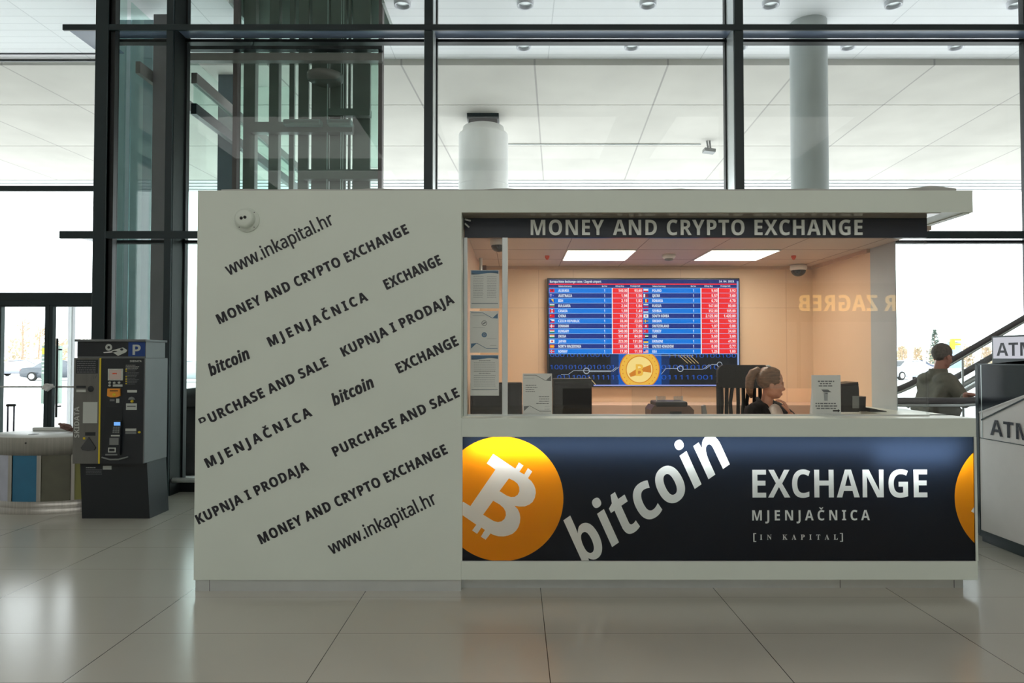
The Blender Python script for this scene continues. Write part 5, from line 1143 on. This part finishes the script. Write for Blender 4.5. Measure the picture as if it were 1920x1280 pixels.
mb = MB(); mb.box(sa + .004, PX(240, Yt), Yt + .004, Yt + .01, za + .006, zb_, M_td); mb.box(PX(240, Yt), sb - .006, Yt + .004, Yt + .01, za + .006, zb_, M_tbl)
line_of_text(mb, 'P', 'b', 248.5, 665, 263.5, 646, Yt + .003, M_lab)
def pz(pts, m): mb.add([(PX(x, Yt), Yt + .0032, PZ(y, Yt)) for x, y in pts], [tuple(range(len(pts)))], m)
pz([(208, 657), (230, 651), (238, 656), (236, 660), (221, 667), (212, 661)], M_lab); pz([(193, 660), (206, 658.5), (218, 657.5), (219, 659.5), (205, 661), (194, 661.5)], M_paper)
p = P(203.5, 651, Yt); mb.lathe([(.014, 0), (.034, 0)], (p.x, Yt + .003, p.z), M_lab, 20, axis='y'); p = P(228, 655, Yt); mb.lathe([(0, 0), (.016, 0)], (p.x, Yt + .0025, p.z), M_td, 16, sy=.7, axis='y'); mb.build('sign_face', tsgn)

# ================================================================ RECYCLING BIN
bn = thing('recycling_bin', 'wide stainless steel recycling bin with coloured windows beside the ticket machine', 'bin', (-5.0, 7.36, 0))
bcx, bcy, ba_, bb_ = -5.0, 7.36, .62, .36
M_bw = mat('bin_top_white', (.62, .64, .62), .4, noise=.03)
def ellp(r, h, cx=bcx): return None
mb = MB(); e = bb_ / ba_
zb1, zw0, zw1, ztp = PZ(952, 7.0), PZ(941, 7.0), PZ(854, 7.0), PZ(821, 7.0)
mb.lathe([(ba_ * 1.0, 0), (ba_ * 1.0, zb1 - .008), (ba_ * .985, zb1 - .006), (ba_ * .985, zb1)], (bcx, bcy, 0), M_steel, 72, 1, e); mb.build('foot', bn)
mb = MB(); mb.lathe([(ba_ * .99, zb1), (ba_ * .99, zw0), (ba_ * .96, zw0)], (bcx, bcy, 0), M_steel, 72, 1, e); mb.lathe([(ba_ * .96, zw1), (ba_ * .99, zw1), (ba_ * .995, ztp)], (bcx, bcy, 0), M_steel, 72, 1, e)
mb.build('bands', bn)
wins = [(-40, 18, mat('bin_window_white', lin(170, 175, 190), .35, noise=.1)), (25, 72, mat('bin_window_blue', lin(44, 110, 145), .35, noise=.08)), (80, 137, mat('bin_window_olive', lin(92, 92, 78), .35, noise=.12)), (144, 190, mat('bin_window_yellow', lin(150, 150, 90), .35, noise=.1))]
def ang(x):   # angle on the front half of the ellipse for pixel x
    best = min((abs(VX + F * (bcx + ba_ * math.cos(t)) / (bcy + bb_ * math.sin(t)) - x), t) for t in [PI + PI * k / 600 for k in range(601)]); return best[1]
prev = PI
for x0_, x1_, m in wins:
    t0, t1 = ang(x0_), ang(x1_)
    if t0 - prev > .005: mb = MB(); mb.lathe([(ba_ * .99, zw0), (ba_ * .99, zw1)], (bcx, bcy, 0), M_steel, 8, 1, e, a0=prev, a1=t0); mb.build('upright', bn)
    mb = MB(); mb.lathe([(ba_ * .965, zw0), (ba_ * .965, zw1)], (bcx, bcy, 0), m, 12, 1, e, a0=t0, a1=t1); mb.build('window_panel', bn); prev = t1
mb = MB(); mb.lathe([(ba_ * .99, zw0), (ba_ * .99, zw1)], (bcx, bcy, 0), M_steel, 40, 1, e, a0=prev, a1=3 * PI); mb.build('rear_shell', bn)
mb = MB(); mb.lathe([(0, ztp + .012), (ba_ * .98, ztp + .012), (ba_ * 1.0, ztp + .006), (ba_ * 1.0, ztp)], (bcx, bcy, 0), M_bw, 72, 1, e)
mb.box(-5.35, -4.66, bcy + .2, bcy + .27, ztp + .012, ztp + .05, M_bw, .01); mb.build('lid', bn)
mb = MB(); p = P(59, 808, 7.2); mb.box(p.x - .035, p.x + .03, 7.2, 7.27, ztp + .0125, ztp + .016, M_greyprint); mb.build('lid_plate', bn)
mb = MB(); p = P(48, 830.5, 7.0); mb.lathe([(0, -.004), (.009, -.004), (.01, .02)], (p.x, 7.003, p.z), M_black, 14, axis='y'); mb.build('lock', bn)
mb = MB(); rnd = random.Random(5); bm = bmesh.new(); bmesh.ops.create_icosphere(bm, subdivisions=3, radius=1)
p = P(126, 793, 7.45)
for v in bm.verts: k = 1 + .3 * rnd.uniform(-1, 1); v.co = Vector((p.x + v.co.x * .07 * k, 7.45 + v.co.y * .05 * k, ztp + .062 + v.co.z * .03 * k - v.co.x * .028))
mb.addbm(bm, mat('brown_paper', lin(120, 92, 82), .8, noise=.3, nscale=30)); mb.tube([(p.x - .03, 7.44, ztp + .075), (p.x - .07, 7.43, ztp + .105), (p.x - .085, 7.43, ztp + .1)], [.02, .014, .006], mat('brown_paper', (0, 0, 0)), 8)
solo(mb, 'paper_wrapper', 'crumpled brown paper wrapper lying on the lid of the steel recycling bin', 'wrapper')
# suitcase behind the bin
p = P(22, 757, 8.05); su = thing('suitcase', 'dark suitcase standing behind the recycling bin with its long handle pulled up', 'suitcase', (p.x, 8.05, 0)); M_su = mat('suitcase_dark', lin(34, 34, 60), .5, noise=.05)
mb = MB(); mb.box(p.x - .19, p.x + .19, 7.94, 8.16, .05, .6, M_su, .03); mb.build('shell', su)
mb = MB(); xa, xb_ = PX(16.5, 8.05), PX(28, 8.05)
for x in (xa, xb_): mb.tube([(x, 8.05, .58), (x, 8.05, p.z - .01)], .009, M_su)
mb.box(xa - .015, xb_ + .015, 8.03, 8.07, p.z - .03, p.z, M_black, .01); mb.build('handle', su)
for x in (-.15, .15):
    for y in (7.98, 8.12): mb = MB(); mb.tube([(p.x + x, y - .012, .028), (p.x + x, y + .012, .028)], .028, M_black); mb.build('wheel', su)
# tape bundle tied on the push bars
rnd = random.Random(9); bm = bmesh.new(); bmesh.ops.create_icosphere(bm, subdivisions=2, radius=1); p = P(90, 725, YL - .09)
for v in bm.verts: k = 1 + .5 * rnd.uniform(-1, 1); v.co = Vector((p.x + v.co.x * .06 * k, YL - .1 + v.co.y * .03 * k, p.z + v.co.z * .05 * k))
mb = MB(); mb.addbm(bm, mat('white_plastic_film', (.75, .75, .74), .4, noise=.1)); solo(mb, 'tape_bundle', 'bunch of white plastic tape tied round the push bar of the glass doors', 'tape')

# ================================================================ LIFT TOWER BEHIND THE GLASS
lt = thing('lift_tower', 'dark steel lift tower with glazed front seen through the tall facade glass', 'lift tower', (-2.8, 10.0, 0))
YT = 9.3; M_ls = mat('lift_dark_panel', lin(118, 117, 114), .45, noise=.05); M_lb = mat('lift_brown_steel', lin(100, 92, 92), .45, noise=.05)
def vbar(x0, x1, Y, m, name, d=.12, z1=8.4, z0=0.0):
    mb = MB(); mb.box(PX(x0, Y, 200), PX(x1, Y, 200), Y, Y + d, z0, z1, m, .004); return mb.build(name, lt)
vbar(436, 444.5, 9.0, M_lb, 'corner_post'); vbar(456, 478, YT, M_ls, 'post'); vbar(504, 522, YT, M_ls, 'post'); vbar(709, 716.5, 9.0, M_lb, 'corner_post')
for a, b in ((542, 551), (559, 578), (584, 616.5), (618.5, 648), (652.5, 656.5), (661, 694)): vbar(a, b, YT + .1, M_ls, 'back_panel', .06)
for ya, yb in ((78, 92), (99, 113)):
    mb = MB(); mb.box(PX(352, 8.9, 100), PX(716, 8.9, 100), 8.9, 9.0, PZ(yb, 8.9), PZ(ya, 8.9), M_darker if ya < 90 else M_ls); mb.build('top_beam', lt)
mb = MB(); mb.box(PX(470, YT), PX(661, YT), YT - .1, YT + .02, PZ(252, YT), PZ(233, YT), M_ls); mb.build('floor_beam', lt)
mb = MB(); mb.box(PX(616, YT), PX(694, YT), YT - .1, YT + .02, PZ(221, YT), PZ(208, YT), M_ls); mb.build('floor_beam', lt)
mb = MB(); mb.box(PX(570, YT), PX(715, YT), YT - .1, YT + .02, PZ(339, YT), PZ(321, YT), M_ls); mb.build('floor_beam', lt)
for xa, xb_ in ((531, 602), (613, 659)):
    mb = MB(); mb.box(PX(xa, YT - .15), PX(xb_, YT - .15), YT - .25, YT - .12, PZ(238, YT - .15), PZ(227, YT - .15), mat('pale_light_cover', lin(120, 145, 140), .4, noise=.03), .02); mb.build('light_cover', lt)
mb = MB(); mb.box(PX(445, 9.05), PX(709, 9.05), 9.05, 9.062, 0, 8.4, M_green); mb.build('front_glass', lt)
mb = MB(); mb.box(PX(694, 9.2), PX(707, 9.2), 9.15, 9.2, PZ(315, 9.2), PZ(105, 9.2), M_green); mb.build('side_glass', lt)
mb = MB(); q = P(612, 148, 9.2); mb.lathe([(.0, -.06), (.2, -.06), (.24, -.03), (.24, .03), (0, .04)], (q.x, 9.15, q.z), mat('lamp_grey', lin(105, 105, 100), .5, noise=.03), 32); mb.build('round_lamp', lt)
for xa in (610, 636, 640): 
    mb = MB(); mb.tube([(PX(xa, 9.2), 9.22, 0), (PX(xa, 9.2), 9.22, 8.4)], .006, M_alu, 8); mb.build('cable', lt)
mb = MB(); Msw = mat('shaft_wall_grey_green', (0.42, 0.47, 0.45), .6, noise=.05)
mb.box(lx0, lx1, 9.62, 9.69, ZC + 0.1, 8.45, Msw); mb.box(lx0, lx0 + .04, 8.95, 9.62, ZC + 0.1, 8.45, Msw); mb.box(lx1 - .04, lx1, 8.95, 9.62, ZC + 0.1, 8.45, Msw); mb.box(lx0, lx1, 8.95, 9.69, 8.45, 8.5, Msw); mb.build('shaft_wall', lt)
# glazed lobby in front of the lift: green side and rear panes
mb = MB(); mb.box(-5.0, -4.988, YG + 0.04, YL + 0.03, 0.05, 8.4, M_green); struct(mb, 'window_79')
mb = MB(); mb.box(-5.06, -3.75, 11.5, 11.52, 0, 6.2, M_green); struct(mb, 'window_80')
M_tl, M_tl2 = mat('lobby_teal_panel', (0.40, 0.54, 0.60), .3, noise=.05), mat('lobby_dark_teal_panel', (0.25, 0.35, 0.42), .3, noise=.05)
for q, (xa, xb_, mm) in enumerate(((200, 227, M_tl), (228.2, 237.5, M_tl), (239.2, 262, M_tl), (262, 279.5, M_tl2))):
    mb = MB(); mb.box(PX(xa, 9.3), PX(xb_, 9.3), 9.3, 9.33, 0, 6.25, mm); struct(mb, 'wall_lobby_panel_%d' % (q + 1))
mb = MB(); mb.box(-4.99, -4.98, YL + 0.12, 11.5, 0, 6.2, M_green); struct(mb, 'window_81')
mb = MB(); mb.box(PX(280, 9.05), PX(310, 9.05), 9.05, 9.15, 0, 6.2, mat('lobby_grey_panel', lin(128, 124, 130), .5, noise=.04)); struct(mb, 'wall_lobby')
mb = MB(); mb.box(PX(404, 11.0), PX(436, 11.0), 11.0, 11.2, 0, 6.2, mat('lobby_slate_panel', lin(88, 98, 104), .5, noise=.04)); struct(mb, 'wall_lobby_rear')
# walkway beams running away from the glass
wk = thing('footbridge', 'dark footbridge beams running outward beside the lift tower', 'footbridge', (-4.0, 10.5, 4.5))
for y0, y1, m in ((130, 150, M_ls), (188, 208, M_dark)):
    mb = MB(); X_ = PX(353, 8.4); mb.box(X_ - .05, X_ + .02, 8.5, 14.5, PZ(y1, 8.4), PZ(y0, 8.4), m); mb.build('beam', wk)
mb = MB(); mb.box(PX(353, 8.4) - .02, PX(353, 8.4) - .01, 8.5, 14.5, PZ(188, 8.4), PZ(150, 8.4), M_green); mb.build('side_glass', wk)
mb = MB(); mb.box(PX(217, 8.4), PX(217, 8.4) + .06, 8.75, 14.5, PZ(115, 8.4), PZ(92, 8.4), M_ls); mb.build('beam', wk)
mb = MB(); mb.box(PX(353, 8.4) - .05, PX(353, 8.4) + .02, 14.35, 14.5, 0, PZ(188, 8.4), M_ls); mb.build('post', wk)

# ================================================================ OUTSIDE
# floodlight and conduit under the concrete
p = P(1328, 280, 14.4); fl = thing('floodlight', 'small grey floodlight hanging under the concrete canopy near the mullion', 'floodlight', (p.x, 14.4, ZC))
mb = MB(); mb.bar((p.x - .1, 14.4, p.z - .02), (p.x + .13, 14.4, p.z - .05), .2, .07, M_grey); mb.build('housing', fl)
mb = MB(); mb.tube([(p.x, 14.4, p.z), (p.x - .03, 14.4, ZC)], .02, M_grey); mb.tube([(p.x + .05, 14.4, p.z - .01), (p.x + .03, 14.4, ZC)], .02, M_grey); mb.build('bracket', fl)
mb = MB(); q = P(952, 272, 14.74); mb.tube([(q.x, 14.6, ZC - .015), (p.x - .1, 14.6, ZC - .015)], .015, M_alu, 8); solo(mb, 'conduit', 'thin straight conduit under the concrete canopy leading to the floodlight', 'conduit')
# cars
def car(name, label, loc, rz, col, k=1.0):
    t = thing(name, label, 'car', loc, 'cars on the car park'); t.rotation_euler.z = rz
    Mc = mat('car_paint_%d_%d_%d' % col, lin(*col), .25, .2, noise=.02, coat=.5); Mg = mat('car_glass', lin(40, 48, 56), .08, noise=0); Mtt = mat('tyre_rubber', lin(28, 28, 28), .8, noise=.05)
    q = MB(); side = [(-2.15, .3), (-2.2, .62), (-2.05, .88), (-1.3, .95), (-.75, 1.38), (.55, 1.44), (1.35, .98), (2.05, .85), (2.2, .6), (2.15, .3), (1.75, .22), (-1.75, .22)]
    bm = bmesh.new(); vs = [bm.verts.new((x, s * (.85 if z < 1 else .66), z)) for s in (-1, 1) for x, z in side]; n = len(side)
    bm.faces.new(vs[:n]); bm.faces.new(vs[n:][::-1])
    for i in range(n): bm.faces.new((vs[i], vs[i + n], vs[(i + 1) % n + n], vs[(i + 1) % n]))
    bmesh.ops.recalc_face_normals(bm, faces=bm.faces[:]); bmesh.ops.bevel(bm, geom=bm.edges[:], offset=.05, segments=2, affect='EDGES'); q.addbm(bm, Mc, True); q.build('body', t, local=True)
    q = MB()
    for s in (-1, 1): q.add([(-1.15, s * .8, .98), (-.68, s * .685, 1.34), (.5, s * .68, 1.39), (1.15, s * .8, 1.0)], [(0, 1, 2, 3)], Mg)
    q.add([(1.34, -.62, 1.02), (1.34, .62, 1.02), (.64, .58, 1.42), (.64, -.58, 1.42)], [(0, 1, 2, 3)], Mg); q.add([(-1.29, -.62, .99), (-1.29, .62, .99), (-.8, .58, 1.37), (-.8, -.58, 1.37)], [(0, 1, 2, 3)], Mg); q.build('windows', t, local=True)
    for x in (-1.35, 1.35):
        for s in (-1, 1):
            q = MB(); q.lathe([(0, .1), (.2, .1), (.3, .09), (.32, .04), (.32, -.1)], (x, s * .78, .32), Mtt, 24, axis='y') if s > 0 else q.lathe([(0, -.1), (.2, -.1), (.3, -.09), (.32, -.04), (.32, .1)], (x, s * .78, .32), Mtt, 24, axis='y'); wq = q.build('wheel', t, local=True)
            q = MB(); q.lathe([(0, s * .105), (.19, s * .102)], (x, s * .78, .32), M_alu, 16, axis='y'); q.build('hub_cap', wq, local=True)
    q = MB()
    for s in (-1, 1): q.box(2.1, 2.19, s * .5, s * .75, .6, .7, M_lab); q.box(-2.19, -2.1, s * .5, s * .75, .68, .8, M_red)
    q.build('lamps', t, local=True); return t
def ground_at(x, y): Y = CAMZ / ((y - 670) / F) * 1.0; return (PX(x, Y), Y, -0.02)
car('car', 'silver grey car parked beyond the glass doors, side on', (PX(40, 60), 60, -.02), .25, (150, 155, 165))
car('car', 'dark grey car behind the totem sign beyond the glass doors', (PX(112, 48), 48, -.02), .1, (70, 78, 86))
car('car', 'white car at the rear of the car park beyond the glass doors', (PX(70, 74), 74, -.02), .5, (225, 228, 232))
car('car', 'pale car parked outside behind the escalator rail by the corner post', (PX(1700, 50), 50, -.02), .3, (190, 195, 205))
car('car', 'dark blue car parked outside between the lamp posts behind the escalator', (PX(1712, 64), 64, -.02), 2.9, (60, 70, 92))
car('car', 'silver car seen between the dark column and the lettered kiosk wall', (PX(352, 45), 45, -.02), .2, (176, 180, 186))
# trees, bare in early spring; bright haze put into pale bark and twigs
M_bark = mat('haze_pale_bark', lin(150, 130, 112), .9, noise=.2); M_twig = mat('haze_pale_twigs', lin(176, 150, 122), .9, noise=.2); M_ever = mat('evergreen_needles', lin(98, 118, 104), .9, noise=.3); M_bush = mat('spring_bush', lin(178, 164, 138), .9, noise=.3)
def tree(label, x, Y, h, seed, spread=.35):
    t = thing('bare_tree', label, 'tree', (PX(x, Y), Y, -.02), 'bare trees round the car park'); r = random.Random(seed); q = MB(); br = MB()
    top = Vector((r.uniform(-.2, .2), r.uniform(-.2, .2), h * .75)); q.tube([(0, 0, 0), top * .4 + Vector((.05, 0, 0)), top], [h * .022, h * .015, h * .006], M_bark, 8); q.build('trunk', t, local=True)
    def grow(p, d, L, n):
        e = p + d * L; br.tube([p, (p + e) / 2 + Vector((r.uniform(-1, 1), r.uniform(-1, 1), .3)) * L * .06, e], [.012 * n + .008, .01 * n + .006, .006 * n + .005], M_twig, 4, caps=False)
        if n > 0:
            for _ in range(3): grow(p + d * L * r.uniform(.45, 1), (d + Vector((r.uniform(-1, 1), r.uniform(-1, 1), r.uniform(-.1, .8))) * .75).normalized(), L * r.uniform(.5, .72), n - 1)
    for k in range(12):
        u = .25 + .75 * k / 12; a = r.uniform(0, 2 * PI); grow(top * u, Vector((math.cos(a), math.sin(a), .9)).normalized(), h * spread * (1.15 - u), 3)
    br.build('branches', t, local=True)
tree('tall bare tree beyond the glass doors, nearest the door edge', 42, 75, 7.5, 1); tree('bare tree beyond the glass doors beside the door mullion', 70, 85, 7.0, 2); tree('shorter bare tree beyond the right-hand glass door leaf', 112, 90, 5.2, 3)
for i, (x, h) in enumerate(((1690, 4.0), (1718, 3.6), (1742, 3.8), (1812, 4.6), (1850, 4.2))): tree(['small bare tree outside, closest to the kiosk corner post', 'small bare tree outside between the corner post and the lamp post', 'small bare tree outside beside the thin lamp post', 'small bare tree outside just past the yellow letter sign', 'small bare tree outside above the escalator rail'][i], x, (86, 96, 106, 90, 101)[i], h, 20 + i, .3)
def bush(label, x, Y, wd, h, seed, m):
    r = random.Random(seed); q = MB()
    for k in range(420):
        a, b_ = r.uniform(0, 2 * PI), r.random() ** .5; z = r.random(); c_ = Vector((math.cos(a) * b_ * wd / 2 * (1 - .5 * z), math.sin(a) * b_ * wd / 3, z * h)); n = Vector((r.uniform(-1, 1), r.uniform(-1, 1), r.uniform(-1, 1))).normalized(); t_ = n.orthogonal().normalized() * h * .06; u = n.cross(t_)
        q.add([c_ + t_, c_ + u * .6, c_ - t_, c_ - u * .6], [(0, 1, 2, 3)], m)
    o = q.build('bush'); o.location = (PX(x, Y), Y, -.02); tag(o, label, 'bush', 'bushes round the car park')
bush('pale bush at the far side of the car park beyond the left door leaf', 40, 112, 6, 4.6, 1, M_bush); bush('pale green bush beyond the right-hand door leaf beside the white post', 150, 88, 6, 4.0, 2, M_bush)
bush('brown bush behind the totem sign beyond the glass doors', 100, 106, 5, 4.2, 3, M_bush)
for i, x in enumerate((1692, 1722, 1752, 1815, 1850)): bush(['pale hedge bush outside by the kiosk corner post', 'pale hedge bush outside left of the lamp post', 'pale hedge bush outside below the evergreen', 'pale hedge bush outside right of the yellow letter', 'pale hedge bush outside under the escalator rail'][i], x, (110, 116, 122, 112, 118)[i], 2.3, 3.4, 10 + i, M_bush)
ev = thing('evergreen_tree', 'dark conical evergreen tree outside behind the man', 'tree', (PX(1753, 92), 92, -.02)); mb = MB(); r = random.Random(4)
for k in range(500):
    z = r.random(); a = r.uniform(0, 2 * PI); rr_ = (1 - z) * 1.5 * r.random() ** .5; c_ = Vector((math.cos(a) * rr_, math.sin(a) * rr_, .8 + z * 4.6)); n = Vector((math.cos(a), math.sin(a), -.3)); t_ = n * .4; u = Vector((-math.sin(a), math.cos(a), 0)) * .18
    mb.add([c_ - u, c_ + t_, c_ + u], [(0, 1, 2)], M_ever)
mb.build('foliage', ev, local=True); mb = MB(); mb.tube([(0, 0, 0), (0, 0, 5)], [.14, .03], M_bark, 8); mb.build('trunk', ev, local=True)
# lamp posts, posts and signs
M_pole = mat('pale_pole', (.72, .74, .78), .4, noise=.02)
def pole(x, Y, h, r, label): mb = MB(); mb.tube([(PX(x, Y), Y, -.02), (PX(x, Y), Y, h)], r, M_pole, 12); mb.box(PX(x, Y) - .5, PX(x, Y) + .1, Y - .1, Y + .1, h - .05, h + .05, M_pole); solo(mb, 'lamp_post', label, 'lamp post', 'lamp posts on the car park')
pole(1706, 45, 9, .13, 'pale lamp post outside nearest the kiosk corner post'); pole(1733, 60, 5, .12, 'thin pale lamp post outside left of the evergreen'); pole(59, 66, 6, .13, 'pale lamp post outside beyond the left glass door leaf')
mb = MB(); Yp = 16; mb.box(PX(126, Yp), PX(140, Yp), Yp, Yp + .15, -.02, PZ(552, Yp), M_pole, .01); mb.box(PX(131, Yp), PX(134, Yp), Yp - .02, Yp, -.02, PZ(553, Yp), M_alu); solo(mb, 'canopy_post', 'white square post outside the right-hand glass door leaf', 'post')
Yp = 24; tt = thing('totem_sign', 'green totem sign with yellow panel outside the glass doors at the mullion', 'sign', (PX(90, Yp), Yp, -.02)); mb = MB(); mb.box(PX(78, Yp), PX(112, Yp), Yp, Yp + .15, -.02, PZ(648, Yp), mat('totem_green_grey', lin(120, 140, 130), .5, noise=.05)); mb.build('board', tt)
mb = MB(); mb.box(PX(79, Yp), PX(88, Yp), Yp - .01, Yp, PZ(664, Yp), PZ(652, Yp), M_ty)
for k in range(5): mb.box(PX(79, Yp), PX(86, Yp), Yp - .01, Yp, PZ(672 + k * 7, Yp), PZ(669 + k * 7, Yp), M_lab)
mb.build('sign_panels', tt)
Yp = 28; fs_ = thing('letter_sign', 'yellow letter F sign on a post outside beside the man', 'sign', (PX(1788, Yp), Yp, -.02)); mb = MB(); line_of_text(mb, 'F', 'b', 1781, 655, 1799, 635, Yp, mat('sign_yellow', lin(245, 190, 40), .5, noise=.03), 1, .12); mb.build('letter', fs_)
mb = MB(); mb.box(PX(1777, Yp), PX(1803, Yp), Yp + .02, Yp + .1, PZ(690, Yp), PZ(640, Yp), mat('pale_blue_board', lin(150, 175, 200), .5, noise=.03)); mb.tube([(PX(1790, Yp), Yp + .06, -.02), (PX(1790, Yp), Yp + .06, PZ(690, Yp))], .06, M_pole); mb.build('board', fs_)
# roof slab of the bus shelter seen over the doors
mb = MB(); Yp = 21; mb.box(PX(-120, Yp), PX(105, Yp), Yp, Yp + 2.5, PZ(546, Yp), PZ(537, Yp), mat('shelter_roof', (.62, .63, .64), .5, noise=.05)); 
for x in (-90, 3): mb.tube([(PX(x, Yp + 1), Yp + 1, -.02), (PX(x, Yp + 1), Yp + 1, PZ(546, Yp))], .05, M_pole)
solo(mb, 'bus_shelter', 'grey flat shelter roof outside just above the glass door heads', 'shelter')
# dark round litter bin outside, seen beside the kiosk wall
p = P(352, 770, 9.4); lb = thing('litter_bin', 'black round litter bin outside, seen between the dark column and the kiosk wall', 'bin', (p.x, 9.6, -.02)); mb = MB(); mb.lathe([(0, 0), (.2, 0), (.24, .1), (.26, .95), (0, .95)], (p.x, 9.6, -.02), M_black, 24); mb.build('drum', lb)
mb = MB(); mb.lathe([(.27, .95), (.26, 1.05), (.15, 1.18), (0, 1.2)], (p.x, 9.6, -.02), M_black, 24); mb.build('hood', lb)

# ================================================================ HALL BEHIND THE CAMERA (seen mirrored in the kiosk glass)
M_lit = emit('lit_gold_letter', (1.0, .62, .16), 3.4); ys = -6.0; D = 2 * 4.895 - ys
def mir(x, y): q = P(x, y, D); return Vector((q.x, ys, q.z))
hs = thing('hall_sign', 'lit gold lettering on a dark board across the hall, mirrored in the kiosk glass', 'sign', (7.4, ys, 2.4))
a_, b_ = mir(1700, 583), mir(1498, 583)
mb = MB(); letters(mb, 'ER ZAGREB', 'b', a_, b_, mir(1600, 553).z - a_.z, M_lit, 1.05, (0, 1, 0), .03); mb.build('lettering', hs)
mb = MB(); mb.box(b_.x - .3, a_.x + 1.5, ys - .06, ys - .002, a_.z - .25, a_.z + .65, mat('sign_board_brown', (.12, .09, .07), .6, noise=.05))
for x in (b_.x, a_.x + 1): mb.box(x - .04, x + .04, ys - .06, ys - .01, 0, a_.z - .25, M_darker)
mb.build('board', hs)
# luminaire bodies
M_lum = emit('hall_luminaire_face', (1.0, .95, .86), 3.0)
lm = None
for i, (x, y) in enumerate(((-7, -10), (0, -10), (7, -10), (-7, -4.5), (0.3, -4.5), (7, -4.5))):
    if lm is None:
        lm = o = thing('hall_luminaire', 'long lit luminaire on the hall ceiling behind the camera', 'ceiling light', (x, y, 8.47), 'hall ceiling luminaires'); q = MB(); q.box(-2.52, 2.52, -2.02, 2.02, -.12, 0, M_grey, .01); q.build('housing', o, local=True)
    else: o = copy_tree(lm); o.location = (x, y, 8.47)
